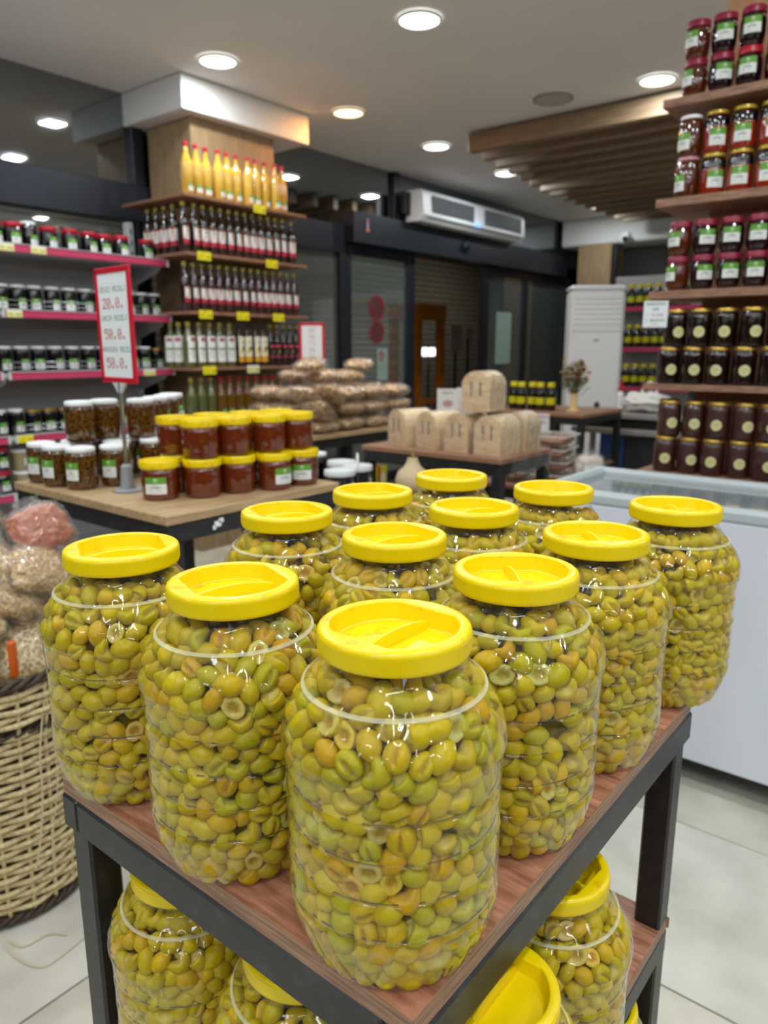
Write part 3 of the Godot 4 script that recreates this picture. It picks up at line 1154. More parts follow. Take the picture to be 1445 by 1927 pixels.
func pour_olives() -> void:
	singles.sort_custom(func(a, b): return a[4] < b[4])
	for k in singles.size():
		var s: Array = singles[k]
		if k >= 298:
			loose.append(s)
			continue
		var o := part(self, numbered("olive"), olive_kinds[s[1]], M["olive_%d" % s[2]])
		o.transform = s[0]
		tag(o, "%s %s, %s of %s" % [OLIVE_TONE[s[2]], OLIVE_LOOK[s[1]], olive_place(s, s[5]), s[3]], "olive", "cracked olives inside " + String(s[3]))
	var tints := [Color(1, 1, 1), Color(1.04, 0.87, 0.8), Color(0.86, 0.92, 1.0), Color(0.9, 0.88, 1.2), Color(1.12, 0.97, 0.5)]
	var mass := Node3D.new()
	mass.name = "olives"
	add_child(mass)
	tag(mass, "cracked green olives filling the other large yellow-lidded jars", "olives")
	mass.set_meta("kind", "stuff")
	for kind in 6:
		var mine := loose.filter(func(q): return q[1] == kind)
		var mm := MultiMesh.new()
		mm.transform_format = MultiMesh.TRANSFORM_3D
		mm.use_colors = true
		mm.mesh = olive_kinds[kind]
		mm.instance_count = mine.size()
		for i in mine.size():
			mm.set_instance_transform(i, mine[i][0])
			mm.set_instance_color(i, tints[mine[i][2]])
		var mi := MultiMeshInstance3D.new()
		mi.name = "olive_mass"
		mi.multimesh = mm
		mi.material_override = M.olive
		mi.set_meta("kind", "stuff")
		mass.add_child(mi, true)

func olive_rack() -> void:
	var x0 := 0.343
	var x1 := 0.962
	var z0 := -0.725
	var z1 := -0.251
	var top := 0.885
	var t := thing("display_rack", "black steel rack with walnut boards holding the big olive jars", "rack", Vector3((x0 + x1) / 2, 0, (z0 + z1) / 2))
	var w := x1 - x0
	var d := z1 - z0
	for lv in [[top, "tabletop"], [0.548, "shelf_board"], [0.215, "shelf_board"]]:
		var y: float = lv[0]
		var inset := 0.0 if lv[1] == "tabletop" else 0.006
		var bd := part(t, lv[1], box(Vector3(w - inset, 0.017, d - inset), 0.0, Vector3(0, y - 0.0085, 0)), M.board_red_across)
		part(bd, "edge_band", boxes([[Vector3(0, y - 0.0087, d / 2 - inset / 2), Vector3(w - inset, 0.0172, 0.0014)], [Vector3(0, y - 0.0087, -d / 2 + inset / 2), Vector3(w - inset, 0.0172, 0.0014)], [Vector3(w / 2 - inset / 2, y - 0.0087, 0), Vector3(0.0014, 0.0172, d)], [Vector3(-w / 2 + inset / 2, y - 0.0087, 0), Vector3(0.0014, 0.0172, d)]]), M.edge_band)
		var out := 0.003 if lv[1] == "tabletop" else -0.002
		var yr := y - 0.0175 - 0.02
		for s in [-1, 1]:
			part(t, "long_rail", box(Vector3(w + out * 2, 0.04, 0.03), 0.003, Vector3(0, yr, s * (d / 2 - 0.015 + out))), M.black_steel)
			part(t, "side_rail", box(Vector3(0.03, 0.04, d - 0.06 + out * 2), 0.003, Vector3(s * (w / 2 - 0.015 + out), yr, 0)), M.black_steel)
	for sx in [-1, 1]:
		for sz in [-1, 1]:
			part(t, "leg", box(Vector3(0.036, 0.828, 0.036), 0.003, Vector3(sx * (w / 2 - 0.0205), 0.414, sz * (d / 2 - 0.0205))), M.black_steel)
	# the jars
	make_jar_parts()
	make_olives()
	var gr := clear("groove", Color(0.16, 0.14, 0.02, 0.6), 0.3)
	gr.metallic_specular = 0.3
	var ring := clear("ring", Color(0.93, 0.93, 0.82, 0.3), 0.3)
	ring.metallic_specular = 0.5
	var y := top + 0.0004
	olive_jar("olive jar with yellow lid at the very front corner of the rack", Vector3(0.404, y, -0.316), 0.00, 0, 0.3, "the frontmost jar")
	olive_jar("olive jar on the rack top just left of the front corner jar", Vector3(0.399, y, -0.492), -0.34, 1, 1.9, "the front left jar")
	olive_jar("leftmost olive jar on the rack top, beside the wicker basket", Vector3(0.402, y, -0.671), -0.45, 2, 4.0, "the jar beside the wicker basket")
	olive_jar("olive jar on the rack top just right of the front corner jar", Vector3(0.585, y, -0.316), 0.70, 2, 5.2, "the front right jar")
	olive_jar("olive jar third along the right edge of the rack top", Vector3(0.763, y, -0.315), 0.70, 0, 2.6)
	olive_jar("olive jar at the far right end of the rack, against the white freezer", Vector3(0.972, y, -0.296), 0.60, 1, 3.3)
	olive_jar("olive jar in the middle of the rack, directly behind the front corner jar", Vector3(0.618, y, -0.484), -0.20, 1, 0.6)
	olive_jar("olive jar in the middle row of the rack, second from its right end", Vector3(0.798, y, -0.495), -0.20, 2, 1.1)
	olive_jar("olive jar in the middle row of the rack, in front of the freezer glass", Vector3(0.986, y, -0.476), 0.30, 0, 5.5)
	olive_jar("olive jar in the back row of the rack, in front of the jam table", Vector3(0.629, y, -0.664), -0.40, 0, 4.4)
	olive_jar("olive jar in the back row of the rack, in front of the white buckets", Vector3(0.802, y, -0.668), -0.35, 1, 2.2)
	olive_jar("olive jar in the back row of the rack, below the bread box table", Vector3(0.982, y, -0.653), -0.30, 2, 0.2)
	y = 0.5484
	olive_jar("olive jar on the lower shelf next to the rack's left leg", Vector3(0.408, y, -0.604), -0.30, 1, 3.0)
	olive_jar("olive jar on the lower shelf, mostly hidden behind the front rail", Vector3(0.409, y, -0.425), 0.20, 2, 2.0)
	olive_jar("olive jar on the lower shelf, its whole lid and shoulder showing at right", Vector3(0.648, y, -0.290), 1.50, 0, 1.2)
	olive_jar("olive jar on the lower shelf, only its lid showing below the front corner", Vector3(0.474, y, -0.262), 0.00, 1, 0.9)
	y = 0.2154
	olive_jar("olive jar on the bottom shelf, only its lid showing by the right leg", Vector3(0.835, y, -0.305), 0.80, 2, 0.0)

# ---------------------------------------------------------------- left: gondola, column shelves
func ordinal(k: int) -> String:
	return ORD[k]

func jar_model(called: String, r: float, h: float, body: Material, lid: Material, lid_h: float, shoulder: float, label: Mesh, lab_mat: Material, flutes := false) -> Node3D:
	var t := model(called, "jar")
	var p := pv2([0.0, 0.0, r * 0.86, 0.0, r * 0.95, 0.003, r, 0.012, r, h - lid_h - shoulder, r * 0.97, h - lid_h - shoulder * 0.55, r * 0.88, h - lid_h - 0.004, r * 0.86, h - lid_h])
	part(t, "body", mb().lathe(p, 24, 0.9).mesh(), body)
	var rl := r * 0.93
	part(t, "lid", mb().lathe(pv2([rl * 0.96, h - lid_h - 0.001, rl, h - lid_h + 0.001, rl, h - 0.004, rl * 0.96, h - 0.001, rl * 0.86, h, rl * 0.82, h - 0.0012, 0.0, h - 0.0012]), 24, 0.9).mesh(), lid)
	if label:
		part(t, "label", label, lab_mat)
	return t

func gondola() -> void:
	var g := thing("gondola_shelving", "grey metal wall shelving with pink price rails along the dark window", "shelving", Vector3(2.0, 0, -4.4))
	var grey := mat("shelf_grey", Color("8d8a8c"), 0.5)
	part(g, "back_panel", box(Vector3(2.0, 1.85, 0.02), 0.0, Vector3(0, 0.945, -0.24)), grey)
	for x in [-0.98, -0.07, 0.985]:
		var post := part(g, "upright", box(Vector3(0.04, 2.16, 0.06), 0.003, Vector3(x, 1.08, -0.2)), mat("post_white", Color("c8cacc"), 0.4))
		var sl := mb()
		for k in 26:
			sl.box(Vector3(x, 0.3 + k * 0.072, -0.169), Vector3(0.010, 0.034, 0.003))
		part(post, "slots", sl.mesh(), M.dark)
	part(g, "base_plinth", box(Vector3(2.0, 0.12, 0.44), 0.004, Vector3(0, 0.06, 0.0)), grey)
	var heights := [0.53, 0.855, 1.205, 1.54, 1.885]
	for i in 5:
		var y: float = heights[i]
		part(g, "shelf", box(Vector3(1.98, 0.022, 0.42), 0.003, Vector3(0, y - 0.011, -0.01)), grey)
		for x in [-0.9, -0.08, 0.97]:
			var tri := PackedVector2Array([Vector2(-0.21, 0), Vector2(-0.21, -0.13), Vector2(-0.19, -0.13), Vector2(0.12, -0.04), Vector2(0.17, 0)])
			part(g, "bracket", mb().prism(tri, -0.004, 0.004).mesh(), grey, Vector3(x, y - 0.022, 0), Vector3(0, -PI / 2, 0))
		for q in [[-0.99, -0.115], [-0.085, 0.995]]:
			var rl := part(g, "price_rail", box(Vector3(q[1] - q[0], 0.042, 0.012), 0.004, Vector3((q[0] + q[1]) / 2, y - 0.012, 0.206)), M.pink_rail, Vector3.ZERO)
			part(rl, "rail_end", boxes([[Vector3(q[0] + 0.006, y - 0.012, 0.207), Vector3(0.014, 0.044, 0.014)], [Vector3(q[1] - 0.006, y - 0.012, 0.207), Vector3(0.014, 0.044, 0.014)], [Vector3((q[0] + q[1]) / 2, y + 0.010, 0.208), Vector3(q[1] - q[0], 0.004, 0.016)]], 0.002), M.post_white)
		if i in [1, 2, 3]:
			var wires := mb()
			for h in [0.035, 0.062]:
				wires.tube(PackedVector3Array([Vector3(-0.07, y + h, 0.185), Vector3(0.93, y + h, 0.185)]), 0.0022, 5)
			for x in [-0.07, 0.10, 0.43, 0.76, 0.93]:
				wires.tube(PackedVector3Array([Vector3(x, y, 0.185), Vector3(x, y + 0.062, 0.185)]), 0.0022, 5)
			part(g, "wire_fence", wires.mesh(), M.chrome)
	# price tags clipped on the rails
	for q in [[1.97, 4, "price_tag_pale", "pale yellow price tag on the top gondola rail, left of two"], [2.147, 4, "price_tag_pale", "pale yellow price tag on the top gondola rail, right of two"], [1.978, 3, "price_tag_pale", "yellow price tag on the second gondola rail, behind the red sign's left"], [2.80, 2, "price_tag_pale", "pale price tag on the third gondola rail, right of the red sign"], [1.968, 1, "price_tag", "yellow price tag on the gondola rail beside the walnut jars"]]:
		solo("price_tag", box(Vector3(0.085, 0.040, 0.003)), M[q[2]], q[3], "price tag", Vector3(q[0], heights[q[1]] - 0.011, -4.1855), 0.0, "yellow price tags")
	# jars
	var lab := wrap_label(0.0505, 0.05, 0.022, 0.078)
	var lab2 := wrap_label(0.0455, 0.052, 0.02, 0.078)
	var red := jar_model("red_lid_jar", 0.050, 0.135, M.black_jam, M.red_lid, 0.026, 0.02, lab, M.label_jam)
	var white := jar_model("white_lid_jar", 0.045, 0.150, M.black_jam, M.white_lid, 0.014, 0.016, lab2, M.label_jam)
	var gold := jar_model("gold_lid_jar", 0.043, 0.140, M.black_jam, M.gold_lid, 0.013, 0.016, wrap_label(0.0435, 0.05, 0.018, 0.07), M.label_jam)
	var y: float = heights[4] + 0.0005
	var n := 0
	for x in [1.965, 2.065, 2.272, 2.394, 2.519, 2.634, 2.73, 2.769 + 0.06, 2.93]:
		if n == 7:
			n += 1
			continue
		place(red, "black jar with bright red lid on the top gondola shelf, %s from left" % ordinal(n if n < 2 else n + 1 if n < 7 else n), Vector3(x, y, -4.31 + 0.02 * sin(x * 40)), 0.2 * sin(x * 23), "red lidded black jars on the top gondola shelf")
		n += 1
	place(red, "small black jar with red lid tucked behind the top row's right end", Vector3(2.80, y, -4.43), 0.3)
	place(white, "lone white lidded jar among red lids on the top gondola shelf", Vector3(2.166, y, -4.32), 0.35)
	n = 0
	for x in [1.975, 2.068, 2.162, 2.267, 2.370, 2.472, 2.572, 2.672, 2.768, 2.862, 2.955]:
		place(white, "black jar with white lid on the second gondola shelf down, %s from left" % ordinal(n), Vector3(x, heights[3] + 0.0005, -4.32), 0.25 * sin(x * 31), "white lidded jars on the second shelf")
		n += 1
	n = 0
	for x in [1.955, 2.053, 2.153, 2.252, 2.358, 2.461, 2.562, 2.661, 2.760, 2.857]:
		place(white, "black jar with white lid on the third gondola shelf down, %s from left" % ordinal(n), Vector3(x, heights[2] + 0.0005, -4.32), 0.3 * sin(x * 37), "white lidded jars on the third shelf")
		n += 1
	place(gold, "gold lidded black jar at the right end of the third gondola shelf", Vector3(2.952, heights[2] + 0.0005, -4.32), 0.1)
	n = 0
	for x in [1.89, 1.985]:
		place(white, "black jar with white lid on the fourth gondola shelf, %s from left" % ordinal(n), Vector3(x, heights[1] + 0.0005, -4.32), 0.2, "white lidded jars on the fourth shelf")
		n += 1
	n = 0
	for x in [2.083, 2.178, 2.272, 2.366, 2.46, 2.56, 2.66]:
		place(gold, "gold lidded black jar on the fourth gondola shelf, %s of its row" % ordinal(n), Vector3(x, heights[1] + 0.0005, -4.32), 0.3 * sin(x * 19), "gold lidded jars on the fourth shelf")
		n += 1
	# lowest shelf: jars with red lids and tubs of tahini
	for k in 2:
		place(red, "red lidded jar at the left edge of the lowest gondola shelf, %s one" % ["lower", "upper"][k], Vector3(1.862, heights[0] + 0.0005 + 0.136 * k, -4.30), 0.1)
	var tub := model("tahini_tub", "tub")
	part(tub, "body", turned([0.0, 0.0, 0.045, 0.0, 0.047, 0.003, 0.055, 0.112], 24), M.tahini)
	part(tub, "lid", turned([0.056, 0.110, 0.0575, 0.112, 0.0575, 0.121, 0.056, 0.123, 0.0, 0.123], 24), M.white_lid)
	part(tub, "label", wrap_label(0.0535, 0.06, 0.035, 0.075), M.label_plain)
	place(tub, "beige tahini tub with white lid on the lowest gondola shelf, under another", Vector3(1.975, heights[0] + 0.0005, -4.27), 0.2, "beige tahini tubs")
	place(tub, "beige tahini tub stacked on another tub on the lowest gondola shelf", Vector3(1.98, heights[0] + 0.124, -4.29), 0.4, "beige tahini tubs")
	place(tub, "beige tahini tub behind the jam table's left corner", Vector3(2.10, heights[0] + 0.0005, -4.34), 0.2, "beige tahini tubs")

func bottle(called: String, r: float, h: float, body: Material, cap: Material, label: Mesh, lab: Material, square := false) -> Node3D:
	var t := model(called, "bottle")
	var p := pv2([0.0, 0.0, r * 0.85, 0.0, r, 0.008, r, h * 0.56, r * 0.96, h * 0.62, r * 0.72, h * 0.71, r * 0.46, h * 0.79, r * 0.38, h * 0.86, r * 0.37, h * 0.93])
	part(t, "body", mb().lathe(p, 20, 0.9).mesh(), body)
	part(t, "cap", mb().lathe(pv2([r * 0.40, h * 0.915, r * 0.43, h * 0.92, r * 0.43, h * 0.992, r * 0.38, h, 0.0, h]), 16).mesh(), cap)
	if label:
		part(t, "label", label, lab)
	return t

func column_shelves() -> void:
	var s := thing("column_shelf_unit", "brown wooden shelf boards wrapped round the timber column, holding bottles", "shelf", Vector3(3.48, 0, -4.25))
	var tops := [0.87, 1.222, 1.572, 1.927, 2.268]
	for k in 5:
		var y: float = tops[k]
		var bd := mb()
		bd.box(Vector3(0, y - 0.009, 0.16), Vector3(1.05, 0.018, 0.29), 0.001)
		bd.box(Vector3(-0.395, y - 0.009, -0.17), Vector3(0.26, 0.018, 0.37), 0.001)
		bd.box(Vector3(0.505, y - 0.009, -0.17), Vector3(0.04, 0.018, 0.37), 0.001)
		part(s, "shelf_board", bd.mesh(), M.shelf_wood_x)
	part(s, "base_cabinet", box(Vector3(0.98, 0.8, 0.24), 0.003, Vector3(0, 0.4, 0.15)), M.column_oak)
	var zf := -3.9415
	var tg := [[3.564, 4, "under the golden vinegar bottles"], [3.087, 3, "on the upper syrup shelf, left of two"], [3.66, 3, "on the upper syrup shelf, right of two"], [3.077, 2, "on the middle bottle shelf, left of three"], [3.384, 2, "on the middle bottle shelf, centre of three"], [3.708, 2, "on the middle bottle shelf, right of three"], [3.085, 1, "on the lowest visible column board, left of two"], [3.455, 1, "paler, on the lowest visible column board, right of two"]]
	for q in tg:
		solo("price_tag", box(Vector3(0.105, 0.052, 0.003)), M.price_tag_pale if q[2].begins_with("paler") else M.price_tag, "yellow price tag " + q[2], "price tag", Vector3(q[0], tops[q[1]] - 0.017, zf), 0.0, "yellow price tags")
	var small := wrap_label(0.0385, 0.045, 0.03, 0.075, 6)
	var gold := bottle("vinegar_bottle", 0.038, 0.315, M.gold_vinegar, M.red_lid, small, M.label_vinegar)
	var n := 0
	for x in [3.06, 3.142, 3.225, 3.308, 3.39, 3.472, 3.555, 3.637, 3.72, 3.80, 3.88]:
		place(gold, "golden vinegar bottle with red cap on the top column shelf, %s from left" % ordinal(n), Vector3(x, tops[4] + 0.0005, -4.05 + 0.012 * sin(x * 50)), 0.25 * sin(x * 29), "golden vinegar bottles with red caps")
		n += 1
	var tall := wrap_label(0.0335, 0.062, 0.05, 0.165, 8)
	var brown := bottle("syrup_bottle", 0.033, 0.30, M.brown_syrup, mat("olive_cap", Color("9a8c3a"), 0.4), tall, M.label_pomegranate)
	n = 0
	for x in [3.00, 3.081, 3.15, 3.22, 3.288, 3.357, 3.425, 3.493, 3.561, 3.63, 3.699, 3.767, 3.836, 3.92]:
		place(brown, "brown syrup bottle with red and white label, upper syrup shelf, %s from left" % ordinal(n), Vector3(x, tops[3] + 0.0005, -4.02), 0.3 * sin(x * 17), "brown syrup bottles on the upper shelf")
		n += 1
	n = 0
	for z in [-4.15, -4.24, -4.33, -4.42]:
		place(brown, "brown syrup bottle round the column's left side, %s from the front" % ordinal(n), Vector3(3.02, tops[3] + 0.0005, z), -0.9, "brown syrup bottles round the column")
		n += 1
	var wine := bottle("wine_syrup_bottle", 0.034, 0.30, M.wine_syrup, M.olive_cap, wrap_label(0.0345, 0.064, 0.055, 0.155, 8), M.label_pomegranate)
	n = 0
	for x in [2.985, 3.052, 3.120, 3.188, 3.256, 3.324, 3.392, 3.46, 3.528, 3.596, 3.664, 3.732, 3.80, 3.868, 3.936]:
		place(wine, "dark red syrup bottle with pomegranate label on the middle shelf, %s from left" % ordinal(n), Vector3(x, tops[2] + 0.0005, -4.02), 0.35 * sin(x * 13), "dark red syrup bottles")
		n += 1
	var oil := bottle("oil_bottle", 0.040, 0.285, M.olive_oil, M.olive_cap, wrap_label(0.0405, 0.075, 0.035, 0.20, 8), M.label_olive_oil)
	n = 0
	for x in [2.99, 3.073, 3.156, 3.239, 3.322]:
		place(oil, "olive oil bottle with tall white label on the column, %s from left" % ordinal(n), Vector3(x, tops[1] + 0.0005, -4.02), 0.2 * sin(x * 11), "olive oil bottles with white labels")
		n += 1
	for z in [-4.13, -4.22]:
		place(oil, "olive oil bottle round the column's left side, %s one" % ("nearer" if z > -4.2 else "farther"), Vector3(3.0, tops[1] + 0.0005, z), -0.9, "olive oil bottles round the column")
	var lemon := bottle("lemon_sauce_bottle", 0.035, 0.28, M.dark_glass, M.frame_black, wrap_label(0.0355, 0.066, 0.03, 0.20, 8), M.label_lemon)
	n = 0
	for x in [3.405, 3.478, 3.55, 3.62]:
		place(lemon, "dark bottle with cream and yellow lemon label, %s of four" % ordinal(n), Vector3(x, tops[1] + 0.0005, -4.02), 0.2 * sin(x * 41), "lemon sauce bottles")
		n += 1
	var blk := bottle("black_sauce_bottle", 0.031, 0.285, M.black_jam, M.olive_cap, wrap_label(0.0315, 0.058, 0.05, 0.15, 8), M.label_black)
	n = 0
	for x in [3.69, 3.755, 3.82, 3.885, 3.95]:
		place(blk, "black bottle with pink banded dark label, right end of column, %s of five" % ordinal(n), Vector3(x, tops[1] + 0.0005, -4.02), 0.2 * sin(x * 43), "black bottles with pink banded labels")
		n += 1
	var amb := bottle("amber_vinegar_bottle", 0.038, 0.285, M.amber_vinegar, M.red_lid, small, M.label_vinegar)
	n = 0
	for x in [3.229, 3.307, 3.385, 3.463, 3.541, 3.619, 3.697, 3.775]:
		place(amb, "amber vinegar bottle with red cap on the column's lowest shelf, %s from left" % ordinal(n), Vector3(x, tops[0] + 0.0005, -4.02), 0.2 * sin(x * 47), "amber vinegar bottles with red caps")
		n += 1
	var tea := bottle("red_brown_bottle", 0.031, 0.27, M.tea_amber, mat("pale_cap", Color("b8a684"), 0.5), wrap_label(0.0315, 0.036, 0.03, 0.065, 6), M.label_vinegar)
	n = 0
	for x in [3.86, 3.925, 3.985]:
		place(tea, "red brown bottle at the right end of the column's lowest shelf, %s of three" % ordinal(n), Vector3(x, tops[0] + 0.0005, -4.02), 0.2, "red brown bottles on the lowest column shelf")
		n += 1
	var clr := bottle("clear_oil_bottle", 0.036, 0.285, M.olive_oil, M.olive_cap, null, null)
	n = 0
	for x in [2.99, 3.068, 3.146]:
		place(clr, "greenish bottle behind the walnut jars on the lowest column shelf, %s of three" % ordinal(n), Vector3(x, tops[0] + 0.0005, -4.02), 0.0, "greenish bottles behind the walnut jars")
		n += 1

# ---------------------------------------------------------------- tables and what stands on them
func steel_table(called: String, label: String, x0: float, x1: float, z0: float, z1: float, top: float, wood: Material, board := 0.022, low := 0.25) -> Node3D:
	var t := thing(called, label, "table", Vector3((x0 + x1) / 2, 0, (z0 + z1) / 2))
	var w := x1 - x0
	var d := z1 - z0
	part(t, "tabletop", box(Vector3(w, board, d), 0.0015, Vector3(0, top - board / 2, 0)), wood)
	var yr := top - board - 0.026
	for s in [-1, 1]:
		part(t, "long_rail", box(Vector3(w - 0.01, 0.05, 0.035), 0.003, Vector3(0, yr, s * (d / 2 - 0.022))), M.black_steel)
		part(t, "side_rail", box(Vector3(0.035, 0.05, d - 0.08), 0.003, Vector3(s * (w / 2 - 0.022), yr, 0)), M.black_steel)
		for q in [-1, 1]:
			part(t, "leg", box(Vector3(0.045, top - board - 0.05, 0.045), 0.003, Vector3(s * (w / 2 - 0.028), (top - board - 0.05) / 2, q * (d / 2 - 0.028))), M.black_steel)
	if low > 0.0:
		part(t, "lower_board", box(Vector3(w - 0.06, 0.02, d - 0.06), 0.001, Vector3(0, low, 0)), M.shelf_wood_x)
	return t

func sign_stand(called: String, label: String, at: Vector3, pole: float, w: float, h: float, turn: float, print: Material) -> void:
	var t := thing(called, label, "sign", at, turn)
	part(t, "base", turned([0.0, 0.0, 0.042, 0.0, 0.045, 0.003, 0.042, 0.006, 0.022, 0.009, 0.018, 0.04, 0.016, 0.075, 0.009, 0.082, 0.0, 0.082], 24), M.grey_plastic)
	part(t, "pole", mb().tube(PackedVector3Array([Vector3(0, 0.08, 0), Vector3(0, pole, 0)]), 0.006, 10).mesh(), M.chrome)
	part(t, "holder", mb().prism(PackedVector2Array([Vector2(-0.008, pole - 0.03), Vector2(0.008, pole - 0.03), Vector2(0.04, pole + 0.003), Vector2(-0.04, pole + 0.003)]), -0.004, 0.004).mesh(), M.post_white)
	var y := pole + h / 2
	var fr := part(t, "frame", boxes([[Vector3(-w / 2 + 0.008, y, 0), Vector3(0.017, h, 0.009)], [Vector3(w / 2 - 0.008, y, 0), Vector3(0.017, h, 0.009)], [Vector3(0, y - h / 2 + 0.008, 0), Vector3(w, 0.017, 0.009)], [Vector3(0, y + h / 2 - 0.008, 0), Vector3(w, 0.017, 0.009)]], 0.002), M.red_plastic)
	part(fr, "back_plate", box(Vector3(w - 0.01, h - 0.01, 0.003), 0.0, Vector3(0, y, -0.002)), M.red_plastic)
	part(t, "sheet", box(Vector3(w - 0.03, h - 0.03, 0.002), 0.0, Vector3(0, y, 0.001)), print)

func jam_table() -> void:
	var top := 0.92
	steel_table("jam_table", "oak topped black steel table carrying walnut jam and honey jars", 1.08, 1.735, -2.41, -1.585, top, M.table_oak, 0.024, 0.30)
	var y := top + 0.0005
	solo("adhesive_scrap", boxes([[Vector3.ZERO, Vector3(0.022, 0.016, 0.001)], [Vector3(0.012, 0.008, 0), Vector3(0.016, 0.012, 0.001)], [Vector3(-0.012, -0.008, 0), Vector3(0.010, 0.012, 0.001)]]), M.white_lid, "torn white sticker scrap on the jam table's front rail", "sticker", Vector3(1.245, 0.873, -1.5885))
	# walnut jam
	var wal := jar_model("walnut_jar", 0.047, 0.128, M.walnut_jam, M.white_lid, 0.014, 0.012, wrap_label(0.0475, 0.045, 0.03, 0.085), M.label_walnut)
	var low := [[1.15, -2.345, -1.2], [1.145, -2.24, -1.25], [1.165, -2.135, -1.2], [1.265, -2.11, -1.0], [1.335, -2.21, 0.2], [1.25, -2.32, 0.5], [1.44, -2.16, 0.7], [1.435, -2.28, 0.2], [1.545, -2.22, 0.6], [1.64, -2.28, 0.3], [1.35, -2.36, 0.2], [1.54, -2.335, 0.1], [1.66, -2.375, 0.1]]
	var where := ["at the table's far left corner", "second along the table's left edge", "third along the table's left edge", "front of the lower layer, nearest the sign base", "directly behind the sign pole", "in the second row behind the left edge", "right of the sign pole, beside the honey", "in the second row right of the pole", "behind the front honey jars", "at the right end of the lower layer", "in the back row, behind the second row", "in the back row behind the honey", "in the back right corner of the table"]
	for k in low.size():
		place(wal, "walnut jam jar with white lid, " + where[k], Vector3(low[k][0], y, low[k][1]), low[k][2], "walnut jam jars on the jam table")
	var up := [[1.245, -2.265, 2.4, "leftmost of the upper layer"], [1.345, -2.285, 2.6, "second from left in the upper layer"], [1.44, -2.22, 2.4, "third in the upper layer, right of the pole"], [1.54, -2.28, 0.9, "fourth in the upper layer"], [1.625, -2.34, 1.0, "fifth in the upper layer"], [1.69, -2.40, 0.2, "rightmost of the upper layer"]]
	for q in up:
		place(wal, "walnut jam jar with white lid, " + q[3], Vector3(q[0], y + 0.129, q[1]), q[2], "walnut jam jars on the jam table")
	# honey in yellow lidded pots
	var hon := model("honey_pot", "jar")
	part(hon, "body", mb().lathe(pv2([0.0, 0.0, 0.046, 0.0, 0.050, 0.004, 0.0515, 0.012, 0.0505, 0.018, 0.0525, 0.024, 0.0525, 0.062, 0.0510, 0.068, 0.0525, 0.074, 0.0515, 0.080, 0.049, 0.085]), 32, 0.5).mesh(), M.honey)
	part(hon, "neck", mb().lathe(pv2([0.049, 0.085, 0.0505, 0.088, 0.0505, 0.092]), 32).mesh(), mat("neck_amber", Color("b98a50"), 0.2))
	part(hon, "lid", mb().lathe(pv2([0.0515, 0.090, 0.0545, 0.0905, 0.0555, 0.093, 0.0555, 0.109, 0.054, 0.112, 0.049, 0.1125, 0.047, 0.1085, 0.0, 0.1085]), 40, 0.6).mesh(), M.yellow_lid)
	part(hon, "lid_grip", box(Vector3(0.088, 0.003, 0.008), 0.001, Vector3(0, 0.110, 0)), M.yellow_lid)
	var plain := hon.duplicate()
	plain.name = "honey_pot"
	part(hon, "label", wrap_label(0.0535, 0.062, 0.020, 0.068), M.label_honey)
	var lv := 0.113
	var hp := [[1.222, -1.812, 0, 1, "alone at the front corner with its label to the front", -0.85], [1.322, -1.745, 0, 0, "lower front of the stack, second from left", 0.0], [1.320, -1.747, 1, 0, "upper front of the stack, nearest the viewer", 0.0], [1.335, -1.872, 0, 0, "lower row hidden behind the front pair", 0.0], [1.325, -1.870, 1, 0, "upper row, leftmost of the stack", 0.0],
		[1.432, -1.722, 0, 0, "lower row, third from left", 0.0], [1.432, -1.735, 1, 0, "upper row, second from left at the front", 0.0], [1.45, -1.855, 0, 0, "lower row, behind the third", 0.0], [1.45, -1.858, 1, 0, "upper row at the back centre", 0.0],
		[1.535, -1.672, 0, 1, "lower row with its label turned right", -0.1], [1.545, -1.705, 1, 0, "upper row, third from left at the front", 0.0], [1.565, -1.79, 0, 0, "lower row at the back right", 0.0], [1.563, -1.825, 1, 1, "upper row at the back with a label edge showing", 0.1], [1.648, -1.668, 0, 1, "lower row with its label facing the viewer", -0.75], [1.655, -1.695, 1, 0, "upper row, second from right", 0.0], [1.678, -1.79, 0, 0, "lower row, rightmost at the table end", 0.0], [1.680, -1.812, 1, 0, "upper row, rightmost at the table end", 0.0]]
	for q in hp:
		place(hon if q[3] == 1 else plain, "honey pot with yellow lid, " + q[4], Vector3(q[0], y + q[2] * lv, q[1]), q[5] if q[5] != 0.0 else float(q[0]) * 7.0, "honey pots with yellow lids")
	var red := Color("b8323c")
	var dk := Color("5a605e")
	sign_stand("price_sign", "tall red framed price sign on a pole among the walnut jars", Vector3(1.225, y, -1.985), 0.322, 0.20, 0.325, atan2(-0.997, -0.064), paper("sign_sheet", 160, 280, Color("e9eef0"), func(im: Image):
		write(im, "CEVIZ RECELI", 80, 36, 2, dk)
		write(im, "20.0.", 80, 66, 4, red)
		write(im, "INCIR RECELI", 80, 112, 2, dk)
		write(im, "50.0.", 80, 148, 4, red)
		write(im, "AHUDUDU RECEL", 82, 196, 2, dk)
		write(im, "50.0.", 80, 226, 4, red)
		for yy in [28, 100, 186, 258]:
			im.fill_rect(Rect2i(16, yy, 128, 1), Color("c8cfd2"))))
	# under the table
	var mug := model("mug_box", "mug")
	part(mug, "cup", turned([0.0, 0.0, 0.032, 0.0, 0.036, 0.004, 0.040, 0.09, 0.037, 0.09, 0.034, 0.008, 0.0, 0.006], 20), M.white_lid)
	part(mug, "band", turned([0.0375, 0.02, 0.0405, 0.055], 20), M.red_lid)
	part(mug, "handle", mb().tube(PackedVector3Array([Vector3(0.037, 0.075, 0), Vector3(0.058, 0.07, 0), Vector3(0.062, 0.045, 0), Vector3(0.052, 0.025, 0), Vector3(0.035, 0.02, 0)]), 0.005, 6).mesh(), M.white_lid)
	mug.name = "mug"
